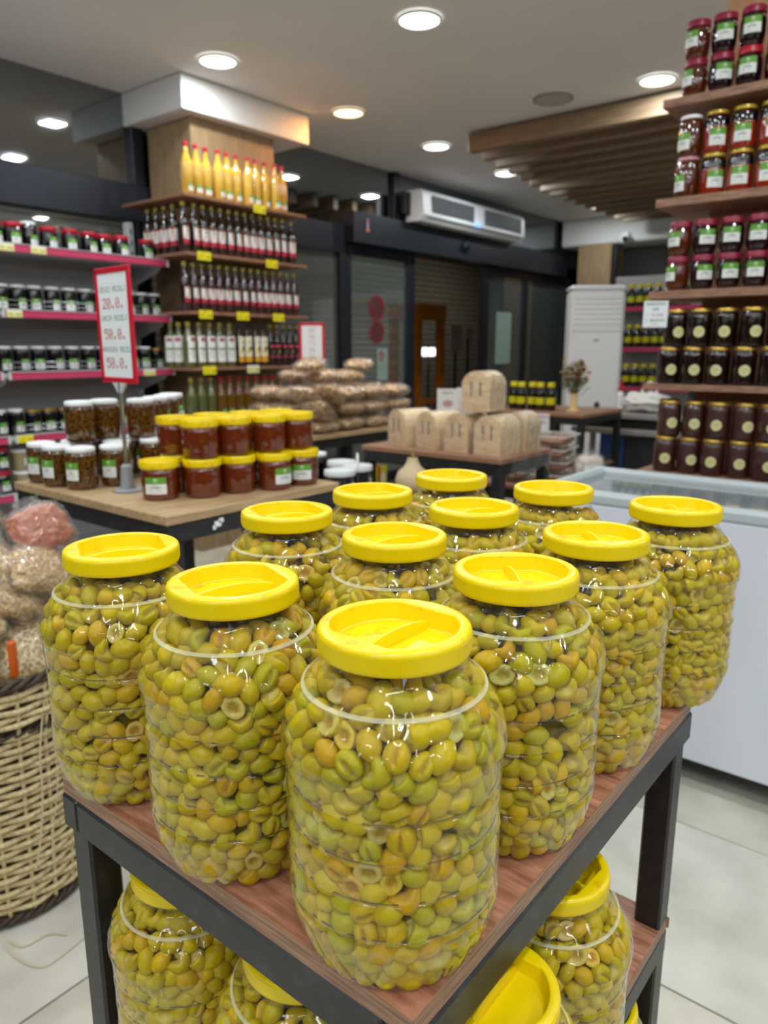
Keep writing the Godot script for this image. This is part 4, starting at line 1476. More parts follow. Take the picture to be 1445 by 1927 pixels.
	for q in [[1.26, -1.68, "left of three under the jam table"], [1.36, -1.74, "middle of three under the jam table"], [1.48, -1.70, "right of three under the jam table"]]:
		place(mug, "white mug with a red band, " + q[2], Vector3(q[0], 0.3105, q[1]), q[0] * 5.0, "red banded mugs under the jam table")
	solo("cardboard_box", box(Vector3(0.07, 0.16, 0.09), 0.002, Vector3(0, 0.08, 0)), mat("cardboard", Color("a98d66"), 0.8), "small upright cardboard box under the jam table", "box", Vector3(1.60, 0.3105, -1.72), 0.3)
	var can := thing("tin_can", "blue and white tin under the jam table's left end", "can", Vector3(1.20, 0.3105, -2.1))
	part(can, "body", turned([0.0, 0.0, 0.05, 0.0, 0.052, 0.003, 0.052, 0.137, 0.05, 0.14, 0.0, 0.14], 24), M.white_lid)
	part(can, "band", turned([0.0525, 0.03, 0.0525, 0.10], 24), mat("blue_print", Color("2a56a8"), 0.4))
	part(can, "rim", turned([0.0505, 0.138, 0.053, 0.139, 0.053, 0.143, 0.049, 0.143], 24), M.chrome)

func pillow(rx: float, ry: float, rz: float, seed_: int, rough := 0.12, e := 0.55, lump := 0.0, cell := 0.02, crinkle := 0.04) -> ArrayMesh:
	var nz := FastNoiseLite.new()
	nz.seed = seed_
	nz.frequency = 1.0
	var cl := FastNoiseLite.new()
	cl.seed = seed_ + 500
	cl.frequency = 1.0
	cl.noise_type = FastNoiseLite.TYPE_CELLULAR
	var nu := 60 if lump > 0.0 else 34
	var nv := 31 if lump > 0.0 else 19
	var rows := []
	for j in nv:
		var th := -PI / 2 + PI * j / (nv - 1)
		var row := PackedVector3Array()
		for i in nu:
			var ph := TAU * i / nu
			var ct := signf(cos(th)) * pow(absf(cos(th)), 0.75)
			var x := signf(cos(ph)) * pow(absf(cos(ph)), e) * ct
			var z := signf(sin(ph)) * pow(absf(sin(ph)), e) * ct
			var y := sin(th) * (1.0 - 0.35 * pow(maxf(absf(x), absf(z)), 4.0))
			var p := Vector3(x, y, z)
			p *= 1.0 + rough * nz.get_noise_3dv(p * 1.7) + crinkle * nz.get_noise_3dv(p * 7.0)
			p = Vector3(p.x * rx, p.y * ry, p.z * rz)
			if lump > 0.0:
				var v := cl.get_noise_3dv(p / cell)
				p -= Vector3(x * rx, y * ry, z * rz).normalized() * lump * (v + 1.0)
			row.append(p)
		rows.append(row)
	return mb().sheet(rows, true).mesh()

func bag(called: String, label: String, fill: Material, at: Vector3, rot: Vector3, s: Vector3, seed_: int, ticket := false, group := "", tuft := true) -> void:
	var t := thing(called, label, "bag", at, 0.0, group)
	t.rotation = rot
	s *= 0.96
	part(t, "contents", pillow(s.x, s.y, s.z, seed_, 0.12, 0.55, 0.016, 0.016), fill)
	part(t, "plastic", pillow(s.x * 1.02, s.y * 1.03, s.z * 1.02, seed_, 0.16, 0.55, 0.0, 0.02, 0.13), M.film)
	if tuft:
		# the gathered open end
		var rows := []
		for j in 6:
			var u := j / 5.0
			var row := PackedVector3Array()
			for i in 16:
				var a := TAU * i / 16
				var w := lerpf(0.75, 0.35, sin(u * PI * 0.6)) * (1.0 + 0.35 * u * sin(a * 5.0 + seed_))
				row.append(Vector3(cos(a) * s.x * w, (0.05 + 0.1 * sin(a * 3.0 + seed_)) * u * s.y * 2.0 + sin(a) * s.y * 0.55 * w, -s.z * (0.8 + 0.5 * u)))
			rows.append(row)
		part(t, "bag_mouth", mb().sheet(rows, true, -1.0).mesh(), M.film)
	if ticket:
		part(t, "ticket", box(Vector3(s.x * 0.9, 0.001, s.z * 0.6), 0.0, Vector3(0.0, s.y * 1.04, 0.01)), M.label_plain)

func wicker_basket() -> void:
	var c := Vector3(0.690, 0, -1.815)
	var t := thing("wicker_basket", "round pale wicker basket heaped with bags, standing on the tiles at left", "basket", c)
	var rad := func(y: float) -> float:
		return 0.200 + 0.030 * sin(clampf(y / 0.62, 0, 1) * PI * 0.55) + (0.018 if y > 0.5 else 0.0)
	var weave := mb()
	var rows := 33
	for k in rows:
		var y := 0.045 + k * 0.0172
		if k == 27:
			continue
		var pts := PackedVector3Array()
		var ph := PI * (k % 2)
		for i in 96:
			var a := TAU * i / 96
			var r: float = rad.call(y) + 0.0055 * sin(a * 12.0 + ph) + 0.001 * sin(a * 5.0 + k)
			pts.append(Vector3(cos(a) * r, y + 0.0018 * sin(a * 3.0 + k * 1.7), sin(a) * r))
		weave.tube(pts, 0.0066, 6, true)
	part(t, "woven_strands", weave.mesh(), M.wicker).set_meta("kind", "stuff")
	for i in 24:
		var a := TAU * (i + 0.5) / 24
		var pts := PackedVector3Array()
		for k in 9:
			var y := 0.02 + 0.6 * k / 8
			var r: float = rad.call(y) - 0.001
			pts.append(Vector3(cos(a) * r, y, sin(a) * r))
		part(t, "upright", mb().tube(pts, 0.0048, 6).mesh(), M.wicker)
	for q in [[0.018, 0.0, "foot_braid"], [0.50, 0.004, "waist_band"], [0.622, 0.006, "rim_braid"]]:
		var br := mb()
		for s in 3:
			var pts := PackedVector3Array()
			for i in 120:
				var a := TAU * i / 120
				var r: float = rad.call(q[0]) + q[1] + 0.007 * sin(a * 16.0 + TAU * s / 3)
				pts.append(Vector3(cos(a) * r, q[0] + 0.008 * cos(a * 16.0 + TAU * s / 3), sin(a) * r))
			br.tube(pts, 0.0065 if q[2] != "waist_band" else 0.0035, 6, true)
		part(t, q[2], br.mesh(), M.dark_wicker)
	part(t, "basket_floor", turned([0.0, 0.03, 0.195, 0.03, 0.195, 0.04, 0.0, 0.04], 32), M.wicker)
	# a lining that holds the heap up
	part(t, "inner_wall", mb().lathe(pv2([0.186, 0.03, 0.208, 0.60]), 40).mesh(), M.dark_wicker)
	# raffia ends
	var strand := func(pts: Array, r: float, lab: String):
		var cv := Curve3D.new()
		cv.bake_interval = 0.008
		for k in pts.size():
			var tan: Vector3 = (pts[mini(k + 1, pts.size() - 1)] - pts[maxi(k - 1, 0)]) / 6.0
			cv.add_point(pts[k], -tan, tan)
		var out := PackedVector3Array()
		for k in 40:
			out.append(cv.sample_baked(cv.get_baked_length() * k / 39.0))
		solo("raffia_strand", mb().tube(out, r, 5).mesh(), M.raffia, lab, "raffia", Vector3.ZERO, 0.0, "loose raffia strands")
	strand.call([Vector3(0.715, 0.56, -1.566), Vector3(0.692, 0.45, -1.560), Vector3(0.684, 0.33, -1.557), Vector3(0.668, 0.22, -1.560), Vector3(0.655, 0.16, -1.566)], 0.0022, "thick raffia strand hanging down the wicker basket's side")
	strand.call([Vector3(0.73, 0.50, -1.567), Vector3(0.722, 0.36, -1.556), Vector3(0.70, 0.24, -1.558), Vector3(0.694, 0.17, -1.560)], 0.0014, "thin raffia strand hanging right of the thick one")
	strand.call([Vector3(0.575, 0.010, -1.585), Vector3(0.575, 0.004, -1.52), Vector3(0.60, 0.003, -1.455), Vector3(0.66, 0.003, -1.455), Vector3(0.74, 0.003, -1.47)], 0.0017, "long raffia strand trailing over the floor towards the rack leg")
	strand.call([Vector3(0.585, 0.010, -1.59), Vector3(0.60, 0.004, -1.545), Vector3(0.655, 0.004, -1.535), Vector3(0.68, 0.003, -1.50)], 0.0017, "short raffia curl on the floor beside the basket")
	# bags
	var cy := 0.62
	var f := Vector3(0.19, 0, 0.13)
	bag("chips_bag", "bag of pale dried slices low at the basket's front left", M.chips_pale, Vector3(0.585, cy + 0.03, -1.71), Vector3(0.9, 0.5, 0.1), Vector3(0.085, 0.055, 0.11), 3, false, "", false)
	bag("chips_bag", "bag of pale dried slices at the basket's front, by the orange strip", M.chips_pale, Vector3(0.735, cy + 0.03, -1.68), Vector3(0.9, -0.3, 0.0), Vector3(0.08, 0.05, 0.10), 4, false, "", false)
	solo("carrot_strip", box(Vector3(0.022, 0.085, 0.012), 0.004), mat("orange_print", Color("cf5a12"), 0.35), "upright orange printed strip between two bags at the basket rim", "packet", Vector3(0.672, cy + 0.05, -1.597), 0.4)
	bag("chips_bag", "bag of pale slices in the second layer, left side of the basket", M.chips_pale, Vector3(0.60, cy + 0.13, -1.72), Vector3(0.5, 0.4, 0.25), Vector3(0.10, 0.055, 0.11), 5, false, "", false)
	bag("chips_bag", "brown bag of dried slices in the middle of the heap", M.chips_brown, Vector3(0.715, cy + 0.17, -1.73), Vector3(0.5, -0.5, -0.35), Vector3(0.11, 0.05, 0.09), 6)
	bag("chips_bag", "bag of beige slices at the right of the heap, behind the leftmost jar", M.chips_brown, Vector3(0.82, cy + 0.12, -1.79), Vector3(0.4, -0.9, -0.3), Vector3(0.10, 0.055, 0.10), 7)
	bag("chips_bag", "large bag of pale slices with a white ticket on top", M.chips, Vector3(0.655, cy + 0.245, -1.77), Vector3(0.75, 0.35, 0.2), Vector3(0.115, 0.06, 0.13), 8, true)
	bag("lentil_bag", "clear bag of orange red lentils on top of the heap", M.lentils, Vector3(0.85, cy + 0.285, -1.78), Vector3(0.95, 0.25, 0.3), Vector3(0.082, 0.036, 0.068), 9)
	bag("nut_bag", "small bag of brown nuts at the top left of the heap", M.chips_brown, Vector3(0.715, cy + 0.325, -1.86), Vector3(0.6, 0.8, 0.1), Vector3(0.085, 0.05, 0.08), 10)
	bag("chips_bag", "pale folded bag at the very top left of the heap", M.chips_pale, Vector3(0.755, cy + 0.385, -1.92), Vector3(0.9, 0.4, 0.5), Vector3(0.06, 0.035, 0.06), 11, false, "", false)
	bag("chips_bag", "crumpled bag of beige crumbs right below the lentils", M.chips_brown, Vector3(0.80, cy + 0.205, -1.70), Vector3(0.6, -0.2, -0.3), Vector3(0.085, 0.045, 0.075), 12)
	bag("chips_bag", "bag of dried slices deep inside the basket", M.chips, Vector3(0.69, cy - 0.09, -1.83), Vector3(0.0, 0.4, 0.0), Vector3(0.14, 0.09, 0.13), 13, false, "", false)
	bag("chips_bag", "bag of dried slices at the back of the heap", M.chips, Vector3(0.78, cy + 0.11, -1.94), Vector3(0.2, 0.4, 0.0), Vector3(0.09, 0.07, 0.08), 14, false, "", false)

func walnut_table() -> void:
	steel_table("walnut_table", "dark steel table with wooden top heaped with bagged walnuts", 2.73, 3.66, -3.28, -2.66, 0.90, M.table_oak, 0.022, 0.45)
	var seedn := 20
	var proto := []
	for k in 3:
		var m := model("walnut_bag", "bag")
		part(m, "walnuts", pillow(0.106, 0.041, 0.088, 80 + k, 0.1, 0.6, 0.030, 0.034), M.walnuts)
		part(m, "plastic", pillow(0.106, 0.040, 0.088, 90 + k, 0.1, 0.6, 0.0, 0.02, 0.12), M.film)
		proto.append(m)
	var y0 := 0.938
	var n := 0
	for lay in 4:
		for i in 4:
			for j in 3:
				if lay == 3 and (i == 0 or i == 3 or j == 0):
					continue
				if lay > 0 and i == 0 and j == 0:
					continue
				var x := 2.86 + i * 0.215 + 0.008 * sin(n * 2.3)
				var zz := -2.755 - j * 0.185 + 0.006 * cos(n * 1.7)
				var name_lay: String = ["bottom", "second", "third", "top"][lay]
				var lab := "bag of walnuts in shell, %s layer, %s column from the honey, %s row" % [name_lay, ordinal(i), ["front", "middle", "back"][j]]
				var b := place(proto[n % 3], lab, Vector3(x, y0 + lay * 0.083, zz), 0.12 * sin(n * 3.1) + (PI if n % 2 else 0.0), "bagged walnuts heaped on the table")
				b.rotation.z = 0.05 * sin(n * 1.3)
				b.rotation.x = 0.05 * cos(n * 2.1)
				n += 1
	# loose bags tipping off the left end
	for q in [[2.80, 1.02, -2.70, -0.55, "slumped at the heap's left end, lower"], [2.77, 1.10, -2.76, -0.4, "slumped at the heap's left end, upper, shining"], [2.92, 1.10, -2.74, -0.5, "lying on the slope at the heap's left"], [2.95, 1.255, -2.90, 0.1, "on the crest of the heap, left"], [3.42, 1.25, -2.95, 0.1, "on the crest of the heap, right"]]:
		var b := place(proto[n % 3], "bag of walnuts in shell " + q[4], Vector3(q[0], q[1], q[2]), 0.4, "bagged walnuts heaped on the table")
		b.rotation.z = q[3]
		n += 1
	var red := Color("c06a70")
	sign_stand("price_sign", "small red framed price sign standing behind the walnut heap", Vector3(3.44, 0.9, -3.36), 0.355, 0.16, 0.245, atan2(-0.75, 0.66), paper("sign_small", 120, 180, Color("dfdedd"), func(im: Image):
		for k in 5:
			write(im, ["IC CEVIZ", "KABUKLU", "YERLI", "ITHAL", "KIRIK"][k], 60, 10 + k * 34, 1, Color("9a9a98"))
			write(im, ["450", "220", "380", "240", "190"][k], 60, 20 + k * 34, 2, red)))
	solo("sign_support", box(Vector3(0.1, 0.9, 0.1), 0.003, Vector3(0, 0.45, 0)), M.black_steel, "dark post under the small red framed sign", "post", Vector3(3.44, 0.0, -3.36))

func bread_box(called: String) -> Node3D:
	var t := model(called, "bread box")
	# arched outline: width along z, height along y, depth along +x
	var w := 0.064
	var arch := func(s: float) -> PackedVector2Array:
		var p := PackedVector2Array([Vector2(-w * s, 0.0), Vector2(w * s, 0.0)])
		for k in 13:
			var a := PI * k / 12
			p.append(Vector2(cos(a) * w * s, 0.105 + sin(a) * w * 0.95 * s))
		return p
	part(t, "body", mb().prism(arch.call(1.0), 0.012, 0.165).mesh(), M.crate_pale, Vector3.ZERO, Vector3(0, PI / 2, 0))
	var fr := part(t, "door_panel", mb().prism(arch.call(0.985), 0.0, 0.012).mesh(), M.crate_wood, Vector3.ZERO, Vector3(0, PI / 2, 0))
	for z in [-0.02, 0.022]:
		part(fr, "slot", box(Vector3(0.006, 0.058, 0.003), 0.0, Vector3(z, 0.093, -0.001)), M.dark)
	part(t, "wrap", mb().prism(arch.call(1.05), -0.004, 0.17).mesh(), M.wrap_film, Vector3.ZERO, Vector3(0, PI / 2, 0))
	return t

func bread_table() -> void:
	steel_table("bread_table", "dark wooden table on black legs displaying arched bread boxes", 2.62, 3.07, -2.25, -1.50, 0.90, M.shelf_wood_x, 0.022, 0.35)
	var b := bread_box("bread_box")
	var g := "plastic wrapped wooden bread boxes"
	place(b, "wooden bread box standing on top of the row, two slots in front", Vector3(2.70, 1.0815, -1.68), 0.12, g)
	place(b, "wooden bread box at the row's front right, under the top one", Vector3(2.69, 0.9005, -1.612), 0.0, g)
	place(b, "wooden bread box in the middle of the row with two slots", Vector3(2.70, 0.9005, -1.775), -0.1, g)
	place(b, "wooden bread box second from the row's left end, wrap creased white", Vector3(2.71, 0.9005, -1.945), -0.25, g)
	place(b, "wooden bread box at the row's left end, beside the walnut heap", Vector3(2.72, 0.9005, -2.12), -0.3, g)
	place(b, "wooden bread box behind the right end of the row, only its side showing", Vector3(2.88, 0.9005, -1.60), 0.1, g)
	# loose plastic hanging over the table edge
	var rows := []
	for j in 7:
		var row := PackedVector3Array()
		for i in 12:
			row.append(Vector3(2.70 + i * 0.032, 0.902 - j * 0.016 * (1.0 - 0.3 * sin(i * 0.9)), -1.497 + 0.006 * sin(i * 1.7 + j)))
		rows.append(row)
	solo("plastic_sheet", mb().sheet(rows, false).mesh(), M.film, "clear plastic sheet hanging over the bread table's near edge", "plastic sheet")
	# white lidded buckets in front of the walnut table
	steel_table("low_stand", "low black stand under the white lidded pickle buckets", 2.24, 2.60, -2.62, -2.03, 0.655, M.shelf_wood_x, 0.02, 0.2)
	var bk := model("pickle_bucket", "bucket")
	part(bk, "body", turned([0.0, 0.0, 0.056, 0.0, 0.058, 0.004, 0.063, 0.155, 0.064, 0.16], 28), M.dark_glass)
	part(bk, "lid", turned([0.065, 0.155, 0.068, 0.156, 0.068, 0.174, 0.066, 0.177, 0.058, 0.177, 0.057, 0.173, 0.0, 0.173], 28), mat("frosted_lid", Color("dfe3e4"), 0.35))
	part(bk, "label", wrap_label(0.0625, 0.07, 0.06, 0.125), paper("bucket_label", 64, 64, Color("d9dcd4"), func(im: Image):
		disc(im, 38, 36, 18, 18, Color("3f7a2a"))
		disc(im, 30, 28, 9, 9, Color("b9cf8a"))))
	var arc := PackedVector3Array()
	for k in 17:
		var a := PI * k / 16
		arc.append(Vector3(cos(a) * 0.068, 0.163 + sin(a) * 0.065, 0.0))
	var bk2 := bk.duplicate()
	part(bk, "bail_handle", mb().tube(arc, 0.0045, 6).mesh(), M.frosted_lid)
	place(bk, "white lidded bucket with its handle standing up", Vector3(2.475, 0.6555, -2.15), 0.75, "white lidded pickle buckets")
	bk2.name = "pickle_bucket"
	place(bk2, "white lidded bucket at the left, beside the honey pots", Vector3(2.325, 0.6555, -2.12), 0.6, "white lidded pickle buckets")
	place(bk2, "white lidded bucket at the right with its handle folded sideways", Vector3(2.525, 0.6555, -2.29), 0.9, "white lidded pickle buckets")
	var bj := jar_model("pickle_jar", 0.055, 0.2, M.black_jam, M.white_lid, 0.016, 0.02, null, null)
	place(bj, "tall black jar with white lid behind the buckets, left", Vector3(2.44, 0.6555, -2.52), 0.0, "tall black jars behind the buckets")
	place(bj, "tall black jar with white lid behind the buckets, right", Vector3(2.54, 0.6555, -2.47), 0.0, "tall black jars behind the buckets")
	var bg := jar_model("gold_pickle_jar", 0.05, 0.185, M.black_jam, M.gold_lid, 0.014, 0.02, null, null)
	place(bg, "black jar with gold lid in front of the white lidded jars", Vector3(2.36, 0.6555, -2.42), 0.0)
	# yellow cartons and cans under the tables
	var ct := model("yellow_carton", "carton")
	part(ct, "body", box(Vector3(0.15, 0.21, 0.12), 0.003, Vector3(0, 0.105, 0)), paper("carton_print", 96, 96, Color("c9bd1c"), func(im: Image):
		im.fill_rect(Rect2i(40, 0, 16, 96), Color("b23a22"))
		disc(im, 72, 34, 14, 18, Color("dcd8c0"))
		write(im, "CAY", 22, 40, 2, Color("6a6410"))))
	var k := 0
	for q in [[3.30, 0.4605, -2.76, "under the walnut table, right"], [3.10, 0.4605, -2.76, "under the walnut table, left"], [2.82, 0.3605, -2.16, "under the bread table, left"], [2.82, 0.3605, -1.98, "under the bread table, middle"], [4.9, 0.5105, -2.72, "under the bottle table, left"], [4.9, 0.5105, -2.53, "under the bottle table, middle"], [4.9, 0.5105, -2.34, "under the bottle table, right, with a red stripe"]]:
		place(ct, "yellow carton with a red stripe " + q[3], Vector3(q[0], q[1], q[2]), -PI / 2 if k > 1 else 0.0, "yellow cartons under the tables")
		k += 1
	# pale gourd in front of the bread table
	var gd := thing("gourd", "pale round gourd with a short neck below the bread table", "gourd", Vector3(2.23, 0.80, -1.66))
	part(gd, "body", mb().lathe(pv2([0.0, 0.0, 0.035, 0.004, 0.06, 0.025, 0.066, 0.055, 0.055, 0.085, 0.032, 0.105, 0.022, 0.125, 0.018, 0.14]), 24, 1.2).mesh(), mat("gourd_skin", Color("c9b48e"), 0.6))
	part(gd, "stem", mb().tube(PackedVector3Array([Vector3(0, 0.138, 0), Vector3(0.006, 0.155, 0), Vector3(0.014, 0.168, 0)]), 0.008, 6, false, 0.005).mesh(), mat("gourd_stem", Color("8a7248"), 0.8))
	steel_table("small_stand", "small black stand carrying the pale gourd", 2.10, 2.36, -1.80, -1.53, 0.7995, M.shelf_wood_x, 0.02, 0.3)

func viewer_side() -> void:
	# the shop goes on behind the viewer: a low dark stand close by
	steel_table("dark_stand", "dark stained low stand behind the viewer, outside the picture", -1.55, -0.28, 0.16, 1.35, 0.80, M.dark_stain, 0.03, 0.3)

# ---------------------------------------------------------------- right: freezer, honey shelf
func freezer() -> void:
	var x0 := 2.212
	var x1 := 2.73
	var z0 := -1.13
	var z1 := 0.75
	var t := thing("chest_freezer", "long white chest freezer with sliding glass lids, right of the olive rack", "freezer", Vector3((x0 + x1) / 2, 0, (z0 + z1) / 2))
	var w := x1 - x0
	var d := z1 - z0
	var shell := mat("freezer_white", Color("d5d9e4"), 0.4)
	var rim := mat("freezer_rim", Color("b3bcc0"), 0.4)
	var h := 0.855
	part(t, "front_wall", box(Vector3(0.05, h - 0.09, d), 0.004, Vector3(-w / 2 + 0.025, 0.09 + (h - 0.09) / 2, 0)), shell)
	part(t, "back_wall", box(Vector3(0.05, h - 0.09, d), 0.004, Vector3(w / 2 - 0.025, 0.09 + (h - 0.09) / 2, 0)), shell)
	for s in [-1, 1]:
		part(t, "end_wall", box(Vector3(w - 0.1, h - 0.09, 0.05), 0.004, Vector3(0, 0.09 + (h - 0.09) / 2, s * (d / 2 - 0.025))), shell)
	part(t, "tub_floor", box(Vector3(w - 0.1, 0.03, d - 0.1), 0.0, Vector3(0, 0.62, 0)), mat("tub_grey", Color("3c4144"), 0.6))
	for sx in [-1, 1]:
		for sz in [-1, 1]:
			part(t, "foot", turned([0.0, 0.0, 0.028, 0.0, 0.028, 0.09, 0.0, 0.09], 16), M.frame_black, Vector3(sx * (w / 2 - 0.07), 0, sz * (d / 2 - 0.1)))
	part(t, "base_tray", box(Vector3(w - 0.05, 0.03, d - 0.06), 0.0, Vector3(0, 0.085, 0)), M.frame_black)
	var yr := h + 0.02
	for s in [-1, 1]:
		part(t, "rim_rail", box(Vector3(0.045, 0.045, d + 0.012), 0.012, Vector3(s * (w / 2 - 0.018), yr, 0)), rim)
		part(t, "rim_end", box(Vector3(w - 0.05, 0.045, 0.045), 0.012, Vector3(0, yr, s * (d / 2 - 0.018))), rim)
		part(t, "inner_track", box(Vector3(0.016, 0.02, d - 0.08), 0.003, Vector3(s * (w / 2 - 0.052), yr - 0.008, 0)), M.pale_steel)
	# two glass lids, the near one slid over the far one
	for q in [[-0.93, 0.08, yr - 0.002, "sliding_lid"], [0.0, 0.92, yr + 0.010, "sliding_lid"]]:
		var zc: float = (q[0] + q[1]) / 2
		var l: float = q[1] - q[0]
		var lid := part(t, q[3], box(Vector3(w - 0.115, 0.005, l), 0.0, Vector3(0, q[2], zc)), M.freezer_glass)
		part(lid, "lid_frame", boxes([[Vector3(0, q[2], q[0] + 0.008), Vector3(w - 0.11, 0.012, 0.018)], [Vector3(0, q[2], q[1] - 0.008), Vector3(w - 0.11, 0.012, 0.018)]], 0.002), rim)
	# frozen goods
	var dkpack := mat("dark_pack", Color("2a2726"), 0.35)
	var pk := model("frozen_pack", "frozen pack")
	part(pk, "tray", pillow(0.075, 0.03, 0.095, 33, 0.05, 0.4), dkpack)
	part(pk, "label", box(Vector3(0.07, 0.001, 0.06), 0.0, Vector3(0, 0.0315, 0)), M.label_plain)
	var n := 0
	for i in 2:
		for j in 8:
			var z := -0.95 + j * 0.165
			if z > 0.35:
				continue
			place(pk, "dark frozen pack with white label in the freezer, %s row, %s from its end" % [["near", "far"][i], ordinal(j)], Vector3(2.38 + i * 0.18, 0.71 + 0.012 * sin(n * 2.1), z), 0.3 * sin(n * 1.9), "dark frozen packs in the freezer")
			n += 1
	for j in 3:
		var tg := solo("freezer_tag", boxes([[Vector3(0, 0.045, 0), Vector3(0.002, 0.09, 0.13)]]), M.label_plain, "white paper tag standing inside the freezer's far wall, %s of three" % ordinal(j), "tag", Vector3(2.655, 0.72, -0.95 + j * 0.30), 0.0, "paper tags inside the freezer")
		tg.rotation.z = -0.1
	solo("phone", box(Vector3(0.04, 0.012, 0.11), 0.004), mat("phone_black", Color("17181d"), 0.12), "dark flat gadget lying on the freezer's front rim", "gadget", Vector3(2.30, yr + 0.0195, -0.30), 0.35)

func honey_jar_red(lidm: Material, body: Material, called: String) -> Node3D:
	var t := model(called, "jar")
	part(t, "body", mb().lathe(pv2([0.0, 0.0, 0.030, 0.0, 0.034, 0.003, 0.040, 0.022, 0.0425, 0.045, 0.0425, 0.080, 0.041, 0.088, 0.036, 0.097, 0.035, 0.102]), 26, 0.7).mesh(), body)
	part(t, "lid", mb().lathe(pv2([0.0375, 0.101, 0.0395, 0.103, 0.0395, 0.121, 0.038, 0.124, 0.0, 0.124]), 26).mesh(), lidm)
	part(t, "label", wrap_label(0.0430, 0.058, 0.036, 0.087), M.label_honey)
	return t

func honey_jar_tall(lidm: Material, body: Material, called: String, sticker: bool) -> Node3D:
	var t := model(called, "jar")
	part(t, "body", mb().lathe(pv2([0.0, 0.0, 0.037, 0.0, 0.041, 0.004, 0.0425, 0.012, 0.0425, 0.108, 0.041, 0.117, 0.037, 0.124, 0.036, 0.128]), 26, 0.7).mesh(), body)
	part(t, "lid", mb().lathe(pv2([0.0375, 0.127, 0.039, 0.128, 0.039, 0.136, 0.0375, 0.139, 0.033, 0.140, 0.032, 0.1385, 0.0, 0.1385]), 26).mesh(), lidm)
	if sticker:
		part(t, "sticker", round_label(0.0430, 0.0205, 0.055), M.sticker)
	else:
		part(t, "label", wrap_label(0.0430, 0.058, 0.022, 0.080), M.label_honey)
	return t

